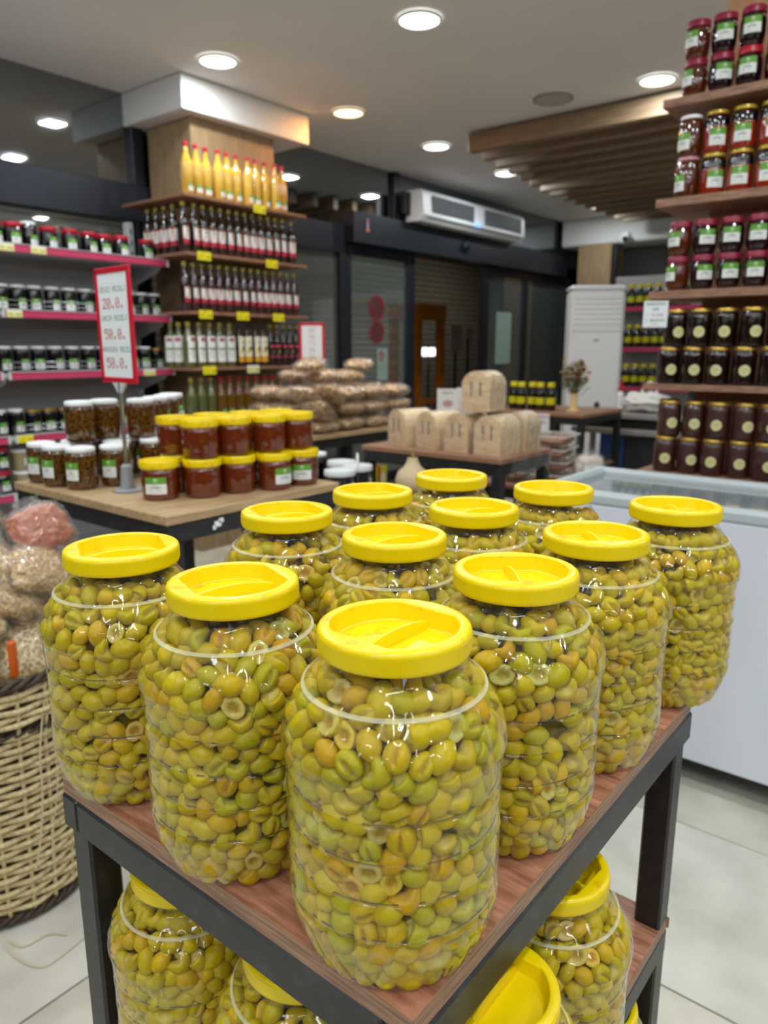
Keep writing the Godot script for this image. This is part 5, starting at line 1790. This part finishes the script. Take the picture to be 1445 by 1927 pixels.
func honey_shelf() -> void:
	var x0 := 2.945
	var z0 := -1.065
	var t := thing("honey_shelf_unit", "tall walnut shelf unit stacked with honey jars at the right edge", "shelf", Vector3(3.10, 0, -0.25))
	var tops := [0.862, 1.207, 1.556, 1.887, 2.228]
	var th := [0.028, 0.024, 0.030, 0.030, 0.030]
	for k in 5:
		part(t, "shelf_board", box(Vector3(0.36, th[k], 1.64), 0.002, Vector3(0.025, tops[k] - th[k] / 2, -0.815 + 0.82)), M.shelf_wood)
	part(t, "back_board", box(Vector3(0.02, 2.6, 1.50), 0.0, Vector3(0.11, 1.3, 0.06)), M.panel_rose)
	part(t, "base_block", box(Vector3(0.30, 0.83, 1.5), 0.003, Vector3(0.03, 0.415, 0.06)), M.column_oak)
	var zs := [-0.985, -0.895, -0.803, -0.711, -0.619, -0.527]
	var col := func(c: int) -> String:
		return ["left end", "second", "third", "fourth", "fifth", "sixth"][c] + " column"
	var lay := ["lower", "upper"]
	var face := -PI / 2 + 0.35
	# dark honey with gold lids and round stickers, two shelves
	var gold := honey_jar_tall(M.gold_lid, M.dark_honey, "dark_honey_jar", true)
	var gold_red := honey_jar_tall(M.gold_lid, mat("ruby_honey", Color("3e0d08"), 0.08), "ruby_honey_jar", true)
	M.ruby_honey.clearcoat_enabled = true
	for l in 2:
		for c in 6:
			var zz: float = zs[c] + (0.012 if l == 0 else 0.02)
			place(gold_red, "ruby dark honey jar with gold lid, bottom shelf, %s layer, %s" % [lay[l], col.call(c)], Vector3(x0 + 0.055 + 0.008 * (c % 2), tops[0] + 0.0004 + 0.1405 * l, zz), face + 0.25 * sin(c * 2.1 + l), "ruby honey jars with round stickers")
			place(gold, "nearly black honey jar with gold lid, second shelf up, %s layer, %s" % [lay[l], col.call(c)], Vector3(x0 + 0.055, tops[1] + 0.0004 + 0.1405 * l, zs[c] + (0.0 if l == 0 else 0.015)), face + 0.25 * sin(c * 1.7 + l + 1.0), "black honey jars with round stickers")
	# a second file of jars seen past the end
	for l in 2:
		place(gold_red, "ruby dark honey jar behind the left end column, bottom shelf, %s layer" % lay[l], Vector3(x0 + 0.148, tops[0] + 0.0004 + 0.1405 * l, -1.0), face - 0.8, "ruby honey jars with round stickers")
		place(gold, "nearly black honey jar behind the left end column, second shelf, %s layer" % lay[l], Vector3(x0 + 0.148, tops[1] + 0.0004 + 0.1405 * l, -1.0), face - 0.8, "black honey jars with round stickers")
	var crim := honey_jar_red(M.crimson_lid, M.plum_honey, "plum_honey_jar")
	var redl := honey_jar_red(M.red_lid, M.plum_honey, "plum_honey_jar")
	var amb := honey_jar_red(M.crimson_lid, M.amber, "amber_honey_jar")
	for l in 2:
		for c in 6:
			var first := c == 0
			var nm := "amber honey jar" if first else "plum red honey jar"
			var top_red := l == 0 and c in [2, 3]
			place(amb if first else crim, "%s with crimson lid, third shelf up, %s layer, %s" % [nm, lay[l], col.call(c)], Vector3(x0 + 0.055, tops[2] + 0.0004 + 0.1245 * l, zs[c] + 0.005), face + 0.2 * sin(c * 1.3 + l) - (0.95 if c == 0 else 0.0), "honey jars with crimson lids")
			place(redl if top_red else (amb if first else crim), "%s with %s lid, topmost shelf, %s layer, %s" % ["amber honey jar" if first and not top_red else "plum red honey jar", "bright red" if top_red else "crimson", lay[l], col.call(c)], Vector3(x0 + 0.055, tops[4] + 0.0004 + 0.1245 * l, zs[c] + 0.01), face + 0.25 * sin(c * 2.3 + l) - (0.95 if c == 0 else 0.0), "honey jars with crimson lids")
	# comb honey: part amber, part red, gold and white lids
	var comb := honey_jar_tall(mat("brass_lid", Color("b9a23a"), 0.35, 0.4), M.red_honey, "comb_honey_jar", false)
	var clr := honey_jar_tall(M.white_lid, M.amber, "clear_honey_jar", false)
	var clr2 := honey_jar_tall(mat("pink_lid", Color("c98a98"), 0.35), M.amber, "clear_honey_jar", false)
	var dk := mb().lathe(pv2([0.0429, 0.086, 0.0429, 0.108, 0.0414, 0.117, 0.0374, 0.124]), 26, 0.7).mesh()
	part(comb, "dark_top", dk, M.black_jam)
	for l in 2:
		for c in 6:
			var mdl: Node3D = (clr if l == 1 else clr2) if c == 0 else comb
			var lab := "clear amber honey jar with %s lid, fourth shelf up, %s layer at the left end" % ["white" if l == 1 else "pink", lay[l]] if c == 0 else "red comb honey jar with brass lid, fourth shelf up, %s layer, %s" % [lay[l], col.call(c)]
			place(mdl, lab, Vector3(x0 + 0.055, tops[3] + 0.0004 + 0.1405 * l, zs[c] + 0.012), face + 0.2 * sin(c * 1.9 + l) - (0.95 if c == 0 else 0.0), "comb honey jars with brass lids")
	var ink := Color("3e4446")
	var red := Color("c05a60")
	solo("hanging_notice", box(Vector3(0.002, 0.098, 0.088), 0.0005), paper("notice_cargo", 120, 132, Color("e4eaee"), func(im: Image):
		write(im, "MAGAZADA", 60, 8, 2, ink)
		write(im, "VAR", 60, 34, 2, ink)
		write(im, "1 ALANA", 60, 62, 2, red)
		write(im, "1 BEDAVA", 60, 90, 2, ink)
		write(im, "KARGO", 60, 112, 1, red)), "small white paper notice with red and black lines under the third honey shelf", "notice", Vector3(2.935, 1.47, -1.03), 0.3)

func squat_bottle(called: String, r: float, h: float) -> Node3D:
	var t := model(called, "bottle")
	part(t, "body", mb().lathe(pv2([0.0, 0.0, r * 0.88, 0.0, r, 0.006, r, h * 0.58, r * 0.94, h * 0.66, r * 0.68, h * 0.78, r * 0.62, h * 0.84]), 20, 0.9).mesh(), M.black_jam)
	part(t, "cap", mb().lathe(pv2([r * 0.68, h * 0.83, r * 0.72, h * 0.84, r * 0.72, h * 0.98, r * 0.66, h, 0.0, h]), 18).mesh(), M.yellow_cap)
	part(t, "label", wrap_label(r * 1.012, r * 2.0, h * 0.22, h * 0.46, 8), M.label_yellow)
	return t

func back_area() -> void:
	# table with black bottles and dried flowers
	steel_table("bottle_table", "narrow wooden table at the back carrying black bottles and dried flowers", 4.80, 5.5, -3.0, -2.12, 0.90, M.shelf_wood_x, 0.024, 0.5)
	var bt := squat_bottle("molasses_bottle", 0.038, 0.20)
	var n := 0
	for z in [-2.86, -2.775, -2.70, -2.62, -2.545, -2.47]:
		place(bt, "black bottle with yellow cap on the back table, %s from left" % ordinal(n), Vector3(4.98 + 0.02 * (n % 2), 0.9005, z), -1.2, "black bottles with yellow caps on the back table")
		n += 1
	var fl := thing("flower_vase", "dried orange and green flowers in a slim wooden vase on the back table", "flowers", Vector3(5.02, 0.9005, -2.30))
	part(fl, "vase", turned([0.0, 0.0, 0.05, 0.0, 0.05, 0.012, 0.028, 0.016, 0.022, 0.03, 0.026, 0.12, 0.024, 0.13], 20), M.crate_pale)
	var g := RandomNumberGenerator.new()
	g.seed = 5
	var stems := mb()
	var heads := {"orange": mb(), "green": mb(), "straw": mb()}
	for k in 80:
		var a := g.randf() * TAU
		var r := g.randf_range(0.01, 0.10)
		var h := g.randf_range(0.20, 0.36) - r * 0.6 + (0.07 if k % 15 == 0 else 0.0)
		var tip := Vector3(cos(a) * r, h, sin(a) * r)
		stems.tube(PackedVector3Array([Vector3(cos(a) * 0.008, 0.12, sin(a) * 0.008), Vector3(tip.x * 0.6, h * 0.75, tip.z * 0.6), tip]), 0.0016, 4)
		var key: String = ["orange", "green", "green", "straw"][k % 4] if h > 0.22 else "green"
		var b: MB = heads[key]
		for q in 7:
			var d := Vector3(g.randf_range(-1, 1), g.randf_range(-0.6, 1), g.randf_range(-1, 1)).normalized()
			var p := tip + d * 0.016
			var s := d.cross(Vector3(0.3, 0.8, 0.5)).normalized() * 0.011
			b.flat(p - d * 0.008, p + s, p + d * 0.018, d.cross(s))
			b.flat(p - d * 0.008, p - s, p + d * 0.018, d.cross(s))
	part(fl, "stems", stems.mesh(), mat("stem_dry", Color("7d7444"), 0.8))
	for q in [["orange", Color("c0673a")], ["green", Color("6a7448")], ["straw", Color("b39a52")]]:
		part(fl, q[0] + "_flowers", heads[q[0]].mesh(), mat("petal_" + q[0], q[1], 0.8)).set_meta("kind", "stuff")
	# clear boxes of dried fruit, stacked, in front of the back table
	steel_table("box_stand", "low stand under the stacked clear boxes of dried fruit", 3.30, 3.85, -2.05, -1.42, 0.66, M.shelf_wood_x, 0.02, 0.25)
	var cb := model("fruit_box", "box")
	part(cb, "fruit", pillow(0.105, 0.028, 0.075, 41, 0.08, 0.3), mat("dried_apricot", Color("8a5216"), 0.4), Vector3(0, 0.03, 0))
	part(cb, "clear_tray", box(Vector3(0.235, 0.062, 0.175), 0.01, Vector3(0, 0.032, 0)), M.film)
	part(cb, "rim", boxes([[Vector3(0, 0.055, 0.088), Vector3(0.24, 0.006, 0.006)], [Vector3(0, 0.055, -0.088), Vector3(0.24, 0.006, 0.006)], [Vector3(0.119, 0.055, 0), Vector3(0.006, 0.006, 0.18)], [Vector3(-0.119, 0.055, 0), Vector3(0.006, 0.006, 0.18)]], 0.001), M.post_white)
	for c in 2:
		for l in [5, 4][c]:
			place(cb, "clear box of amber dried fruit, %s stack, %s from the bottom" % [["left", "right"][c], ordinal(l)], Vector3(3.48 + 0.02 * c + 0.01 * sin(l * 2.0), 0.6605 + l * 0.0645, -1.90 + c * 0.21), 0.15 + 0.05 * sin(l * 1.7), "clear boxes of dried fruit")
	bag("pasta_bag", "white printed bag of small pale pasta beside the freezer's far corner", mat("pasta_print", Color("c9bdb0"), 0.4), Vector3(3.50, 0.745, -1.50), Vector3(1.2, -0.9, 0.0), Vector3(0.085, 0.05, 0.085), 51, true)
	for q in [[3.60, 1.02, -2.43, "left"], [3.76, 1.02, -2.40, "right"]]:
		solo("leaning_card", box(Vector3(0.002, 0.19, 0.125), 0.0005, Vector3(0, 0.0, 0)), paper("card_" + q[3], 80, 112, Color("d8d6d2"), func(im: Image):
			write(im, "ORGANIK", 40, 10, 1, Color("55504e"))
			disc(im, 40, 50, 20, 12, Color("b8908a"))
			write(im, "KOY", 40, 74, 2, Color("6a6664"))), "white card with a reddish emblem behind the bread boxes, %s of two" % q[3], "card", Vector3(q[0], q[1] - 0.0, q[2]), 0.4, "white cards behind the bread boxes")
	steel_table("card_table", "small dark table behind the bread boxes holding two white cards", 3.50, 3.95, -2.55, -2.28, 0.924, M.shelf_wood_x, 0.02, 0.3)
	solo("table_notice", box(Vector3(0.002, 0.19, 0.14), 0.0005), paper("notice_offer", 96, 128, Color("e2e4e6"), func(im: Image):
		write(im, "KAMPANYA", 48, 10, 2, Color("c0404a"))
		write(im, "TAHIN", 50, 36, 2, Color("3c3c40"))
		write(im, "2", 48, 60, 3, Color("8a8a90"))
		write(im, "150", 50, 96, 3, Color("c88088"))), "white paper notice with red heading taped below the back table's edge", "notice", Vector3(4.785, 0.80, -2.44), 0.1)
	# counter
	var ct := thing("checkout_counter", "long grey topped counter with a dark front behind the freezer", "counter", Vector3(5.97, -0.05, -1.72))
	part(ct, "countertop", box(Vector3(0.62, 0.04, 1.75), 0.004, Vector3(0.0, 0.88, 0.0)), M.pale_steel)
	part(ct, "dark_gap", box(Vector3(0.56, 0.08, 1.70), 0.0, Vector3(0.02, 0.82, 0.0)), M.dark)
	part(ct, "ledge", box(Vector3(0.64, 0.045, 1.75), 0.006, Vector3(-0.01, 0.757, 0.0)), mat("ledge_grey", Color("8d8b86"), 0.5))
	part(ct, "body", box(Vector3(0.50, 0.735, 1.30), 0.0, Vector3(0.03, 0.3675, 0.19)), mat("counter_dark", Color("252a2e"), 0.5))
	part(ct, "blue_panel", box(Vector3(0.50, 0.735, 0.20), 0.0, Vector3(0.03, 0.3675, -0.57)), mat("counter_blue", Color("1d4a86"), 0.5))
	part(ct, "steel_leg", box(Vector3(0.04, 0.735, 0.04), 0.003, Vector3(-0.2, 0.3675, -0.74)), M.pale_steel)
	var pb := thing("carrier_bag", "crumpled white plastic carrier bag lying on the counter", "bag", Vector3(5.87, 0.8505, -2.08))
	part(pb, "bag", pillow(0.13, 0.075, 0.18, 61, 0.4, 0.7), M.bag_white, Vector3(0, 0.082, 0))
	var ha := PackedVector3Array()
	for k in 13:
		var a := PI * k / 12
		ha.append(Vector3(0.01 * sin(k * 1.0), 0.12 + 0.115 * sin(a), 0.02 + 0.06 * cos(a)))
	part(pb, "handle", mb().tube(ha, 0.010, 6).mesh(), M.bag_white)
	var sp := model("pump_bottle", "bottle")
	part(sp, "body", turned([0.0, 0.0, 0.028, 0.0, 0.03, 0.004, 0.03, 0.12, 0.014, 0.14, 0.014, 0.15], 18), M.white_lid)
	part(sp, "trigger", boxes([[Vector3(0, 0.165, 0.0), Vector3(0.03, 0.035, 0.035)], [Vector3(-0.045, 0.17, 0.0), Vector3(0.07, 0.018, 0.02)], [Vector3(0.0, 0.21, 0.0), Vector3(0.018, 0.07, 0.018)]], 0.004), M.red_plastic)
	place(sp, "white spray bottle with red trigger on the counter", Vector3(6.10, 0.8505, -2.38), 0.9)
	solo("card_terminal", boxes([[Vector3(0, 0.06, 0), Vector3(0.12, 0.12, 0.20)], [Vector3(0.03, 0.15, 0.02), Vector3(0.03, 0.16, 0.24)]], 0.008), M.frame_black, "dark till screen at the counter's right end", "till", Vector3(6.0, 0.8505, -1.70), 0.2)
	solo("small_jug", turned([0.0, 0.0, 0.02, 0.0, 0.024, 0.004, 0.024, 0.04, 0.014, 0.05, 0.014, 0.06, 0.0, 0.06], 14), mat("jug_green", Color("2a3a34"), 0.3), "tiny dark bottle alone on the counter's left end", "bottle", Vector3(5.95, 0.8505, -2.52))
	# floor standing air conditioner
	var ac := thing("air_conditioner", "tall white floor standing air conditioner by the back pillar", "air conditioner", Vector3(6.95, 0, -3.02), atan2(-0.83, 0.55))
	part(ac, "cabinet", box(Vector3(0.50, 1.86, 0.32), 0.03, Vector3(0, 0.95, 0)), M.white_plastic)
	part(ac, "top_cap", box(Vector3(0.515, 0.05, 0.335), 0.024, Vector3(0, 1.895, 0)), M.white_plastic)
	part(ac, "seam", box(Vector3(0.46, 0.006, 0.004), 0.0, Vector3(0, 1.50, 0.16)), M.grey_plastic)
	var lou := part(ac, "louvre", box(Vector3(0.44, 0.30, 0.006), 0.002, Vector3(0, 1.69, 0.16)), M.white_plastic)
	for k in 6:
		part(lou, "slat", box(Vector3(0.43, 0.012, 0.012), 0.003, Vector3(0, 1.575 + k * 0.046, 0.164)), M.white_plastic)
	part(ac, "badge", box(Vector3(0.05, 0.016, 0.003), 0.001, Vector3(0, 1.42, 0.161)), M.grey_plastic)
	# far shelving with black bottles
	var g2 := thing("bottle_shelving", "grey metal shelving against the far wall with pink rails and black bottles", "shelving", Vector3(8.1, 0, -2.65))
	part(g2, "back_panel", box(Vector3(0.02, 2.12, 1.5), 0.01, Vector3(0.25, 1.06, 0)), M.post_white)
	var bb := squat_bottle("far_bottle", 0.044, 0.24)
	var ys := [1.77, 1.355, 0.945, 0.52]
	for r in 4:
		var y: float = ys[r]
		part(g2, "shelf", box(Vector3(0.44, 0.02, 1.48), 0.0, Vector3(0.02, y - 0.01, 0)), M.shelf_grey)
		part(g2, "price_rail", box(Vector3(0.012, 0.045, 1.48), 0.003, Vector3(-0.206, y - 0.02, 0)), M.pink_rail)
		if r < 3:
			for k in 9:
				place(bb, "black bottle with yellow label on the far shelving, %s shelf, %s from left" % [["top", "middle", "lower"][r], ordinal(k)], Vector3(7.99, y + 0.0005, -3.26 + k * 0.094), -1.2, "black bottles on the far shelving")
	for q in [[-0.92, "pale price tag on the far shelving's middle rail", 1.335]]:
		solo("price_tag", box(Vector3(0.003, 0.045, 0.11)), M.price_tag_pale, q[1], "price tag", Vector3(7.886, q[2], -2.42), 0.0)
	var cmk := bottle("plum_bottle", 0.045, 0.26, M.wine_syrup, M.frame_black, wrap_label(0.0455, 0.08, 0.04, 0.16, 8), paper("label_plum", 64, 64, Color("6a3448"), func(im: Image):
		im.fill_rect(Rect2i(0, 40, 64, 6), Color("c9b0b8"))
		im.fill_rect(Rect2i(0, 52, 64, 4), Color("c9b0b8"))))
	place(cmk, "plum coloured bottle at the right end of the far shelving's middle shelf", Vector3(7.99, 1.3555, -2.31), -1.2)
	# pipes and camera on the back wall
	for q in [[10.72, -3.55, 0.07, Color("b5532a"), "orange"], [10.72, -2.98, 0.05, Color("23303a"), "dark blue"], [10.72, -3.27, 0.02, Color("a9abab"), "thin grey"]]:
		solo("wall_pipe", mb().tube(PackedVector3Array([Vector3(0, 0, 0), Vector3(0, 2.98, 0)]), q[2], 12).mesh(), mat("pipe_" + String(q[4]).left(4).strip_edges(), q[3], 0.5), "%s vertical pipe on the grey far wall" % q[4], "pipe", Vector3(q[0], 0.0, q[1]))
	var sc := thing("security_camera", "white dome security camera on the beam above the far shelving", "camera", Vector3(9.55, 2.70, -3.80))
	part(sc, "bracket", box(Vector3(0.10, 0.09, 0.09), 0.012, Vector3(0.02, 0.03, 0)), M.white_plastic)
	part(sc, "housing", turned([0.0, -0.075, 0.05, -0.06, 0.075, -0.025, 0.08, 0.015, 0.0, 0.02], 24), M.white_plastic, Vector3(-0.03, 0.0, 0.0))
	part(sc, "lens", turned([0.0, -0.025, 0.028, -0.02, 0.036, 0.0, 0.0, 0.0], 18), M.dark, Vector3(-0.10, -0.02, 0.03), Vector3(0, 0, -1.2))

func door_things() -> void:
	# air curtain
	var a := thing("air_curtain", "white air curtain with two black grilles above the glass door", "air curtain", Vector3(7.12, 2.555, -4.56))
	part(a, "housing", mb().prism(PackedVector2Array([Vector2(-0.10, 0.0), Vector2(0.07, 0.0), Vector2(0.115, 0.055), Vector2(0.10, 0.25), Vector2(0.07, 0.285), Vector2(-0.10, 0.285)]), -1.0, 1.0).mesh(), M.white_plastic, Vector3.ZERO, Vector3(0, -PI / 2, 0))
	for q in [[-0.86, -0.10], [0.12, 0.92]]:
		var gr := part(a, "grille", box(Vector3(q[1] - q[0], 0.155, 0.006), 0.0, Vector3((q[0] + q[1]) / 2, 0.162, 0.113)), M.dark, Vector3.ZERO)
		var n := 20
		for k in n:
			part(gr, "fin", box(Vector3(0.009, 0.155, 0.005), 0.001, Vector3(lerpf(q[0], q[1], (k + 0.5) / n), 0.162, 0.1185)), M.grey_plastic)
	part(a, "outlet_slot", box(Vector3(1.85, 0.012, 0.03), 0.003, Vector3(0, 0.045, 0.10)), M.grey_plastic)
	part(a, "side_bracket", box(Vector3(0.10, 0.20, 0.05), 0.004, Vector3(-1.06, 0.16, -0.06)), M.frame_black)
	var led := mat("blue_led", Color("3a78d0"))
	led.emission_enabled = true
	led.emission = Color("6aa8ff")
	led.emission_energy_multiplier = 1.6
	part(a, "status_light", box(Vector3(0.085, 0.03, 0.008), 0.003, Vector3(-0.02, 0.065, 0.115)), led)
	var ll := OmniLight3D.new()
	ll.name = "status_glow"
	ll.position = Vector3(-0.02, 0.065, 0.135)
	ll.light_color = Color("6aa8ff")
	ll.light_energy = 0.004
	ll.light_size = 0.02
	ll.omni_range = 12.0
	ll.omni_attenuation = 2.0
	ll.shadow_enabled = true
	a.add_child(ll)
	# stickers and posters on the glass
	var z := -4.735
	var no := func(key: String, bg: Color) -> StandardMaterial3D:
		return paper(key, 96, 128, bg, func(im: Image):
			disc(im, 40, 30, 24, 22, Color("9a2430"))
			disc(im, 40, 30, 15, 13, bg)
			im.fill_rect(Rect2i(24, 26, 32, 7), Color("9a2430"))
			write(im, "DIKKAT", 50, 70, 2, Color("6a7a74"))
			im.fill_rect(Rect2i(20, 92, 56, 3), Color("8a9a94"))
			im.fill_rect(Rect2i(20, 102, 56, 3), Color("8a9a94")))
	solo("door_poster", box(Vector3(0.16, 0.31, 0.003)), no.call("poster_green", Color("93aaa2")), "pale green poster with a red round sign on the left door", "poster", Vector3(5.84, 1.19, z))
	for q in [[1.73, 0.115, "upper"], [1.50, 0.105, "lower"]]:
		var s := thing("warning_sticker", "round dark red warning sticker on the left glass door, %s one" % q[2], "sticker", Vector3(5.76, q[0], z), 0.0)
		part(s, "ring", turned([q[1] * 0.72, 0.0, q[1] * 0.72, 0.003, q[1], 0.003, q[1], 0.0], 30), mat("sticker_red", Color("7a1c26"), 0.5), Vector3.ZERO, Vector3(PI / 2, 0, 0))
		part(s, "centre", turned([0.0, 0.0015, q[1] * 0.74, 0.0015], 30), mat("sticker_dull", Color("4a3030"), 0.6), Vector3.ZERO, Vector3(PI / 2, 0, 0))
		part(s, "bar", box(Vector3(q[1] * 1.6, 0.02, 0.003), 0.0, Vector3(0, 0, 0.003)), M.sticker_red, Vector3.ZERO, Vector3(0, 0, 0.7))
	solo("door_film", box(Vector3(0.36, 0.62, 0.003)), mat("film_green", Color("9fb8ae"), 0.6), "tall blank pale green sheet on the right glass door", "poster", Vector3(8.21, 1.47, z))
	# outside in the arcade
	var k := thing("wooden_kiosk", "tall honey coloured wooden frame stand outside the door", "stand", Vector3(8.48, 0, -6.25))
	for sx in [-1, 1]:
		for sz in [-1, 1]:
			part(k, "post", box(Vector3(0.10, 1.75, 0.10), 0.004, Vector3(sx * 0.27, 0.875, sz * 0.2)), M.stand_wood)
	part(k, "top_box", box(Vector3(0.66, 0.20, 0.52), 0.006, Vector3(0, 1.83, 0)), M.stand_wood)
	part(k, "bench", box(Vector3(0.62, 0.06, 0.48), 0.004, Vector3(0, 0.62, 0)), M.stand_wood)
	for q in [[10.0, 1.50, 0.30, 0.42, "larger"], [10.36, 1.58, 0.15, 0.17, "smaller"]]:
		var np := solo("shutter_notice", box(Vector3(q[2], q[3], 0.004)), paper("notice_" + q[4], 64, 80, Color("a9a6a0"), func(im: Image):
			write(im, "KIRALIK", 32, 16, 1, Color("4a4846"))
			write(im, "ILAN", 32, 34, 1, Color("4a4846"))), "%s white notice hanging outside beyond the door" % q[4], "notice", Vector3(q[0], q[1], -6.6))
		np.set_meta("group", "white notices outside")
		solo("notice_post", box(Vector3(0.03, q[1] + q[3] / 2 - 0.01, 0.03), 0.0, Vector3(0, (q[1] + q[3] / 2) / 2, 0)), M.frame_black, "dark post behind the %s notice outside" % q[4], "post", Vector3(q[0], 0.0, -6.62))
	var lg := mat("lantern_glow", Color.WHITE)
	lg.emission_enabled = true
	lg.emission = Color(0.95, 0.95, 1.0)
	lg.emission_energy_multiplier = 3.0
	var la := thing("twin_lamp", "pair of small white square lamps on a thin post outside", "lamp", Vector3(10.57, 0, -7.55))
	part(la, "post", mb().tube(PackedVector3Array([Vector3(0, 0, 0), Vector3(0, 1.22, 0)]), 0.02, 8).mesh(), M.frame_black)
	for s in [-1, 1]:
		part(la, "lamp_face", box(Vector3(0.17, 0.14, 0.05), 0.02, Vector3(s * 0.105, 1.29, 0.0)), lg)
		var o := OmniLight3D.new()
		o.name = "lamp"
		o.position = Vector3(s * 0.105, 1.29, 0.0)
		o.light_energy = 0.12
		o.light_size = 0.05
		o.omni_range = 14.0
		o.omni_attenuation = 2.0
		o.shadow_enabled = true
		la.add_child(o)
	solo("plant_pot", turned([0.0, 0.0, 0.11, 0.0, 0.14, 0.30, 0.125, 0.30, 0.10, 0.26, 0.0, 0.26], 20), M.grey_plastic, "grey planter on the dark ledge behind the glass, left of the door", "planter", Vector3(4.95, 0.75, -5.05))
	solo("ledge_block", box(Vector3(1.1, 0.75, 0.4), 0.005, Vector3(0, 0.375, 0)), M.frame_black, "dark ledge outside the glass carrying a planter", "ledge", Vector3(4.95, 0.0, -5.05))
	var pl := thing("green_plant", "bright green leafy plant behind the glass left of the door", "plant", Vector3(4.95, 1.03, -5.05))
	var g := RandomNumberGenerator.new()
	g.seed = 12
	for q in 16:
		var a2 := g.randf() * TAU
		var lean := g.randf_range(0.2, 0.9)
		var d := Vector3(cos(a2) * lean, 1.0, sin(a2) * lean).normalized()
		var l := g.randf_range(0.16, 0.30)
		var rows := []
		for j in 6:
			var u := j / 5.0
			var c := d * l * u + Vector3(0, -0.09 * u * u * lean, 0)
			var w := d.cross(Vector3.UP).normalized() * 0.022 * sin(PI * (0.12 + 0.88 * u))
			rows.append(PackedVector3Array([c - w, c + Vector3(0, -0.004, 0), c + w]))
		part(pl, "leaf", mb().sheet(rows, false).mesh(), mat("leaf_green", Color("3a8a3c"), 0.5))
	solo("window_notice", box(Vector3(0.22, 0.26, 0.003)), mat("notice_dim", Color("7d7f7a"), 0.7), "dim grey notice on the glass right of the column shelves", "notice", Vector3(4.86, 1.44, -4.74))

func furnish() -> void:
	olive_rack()
	pour_olives()
	jam_table()
	freezer()
	honey_shelf()
	gondola()
	column_shelves()
	bread_table()
	walnut_table()
	wicker_basket()
	back_area()
	door_things()
	viewer_side()
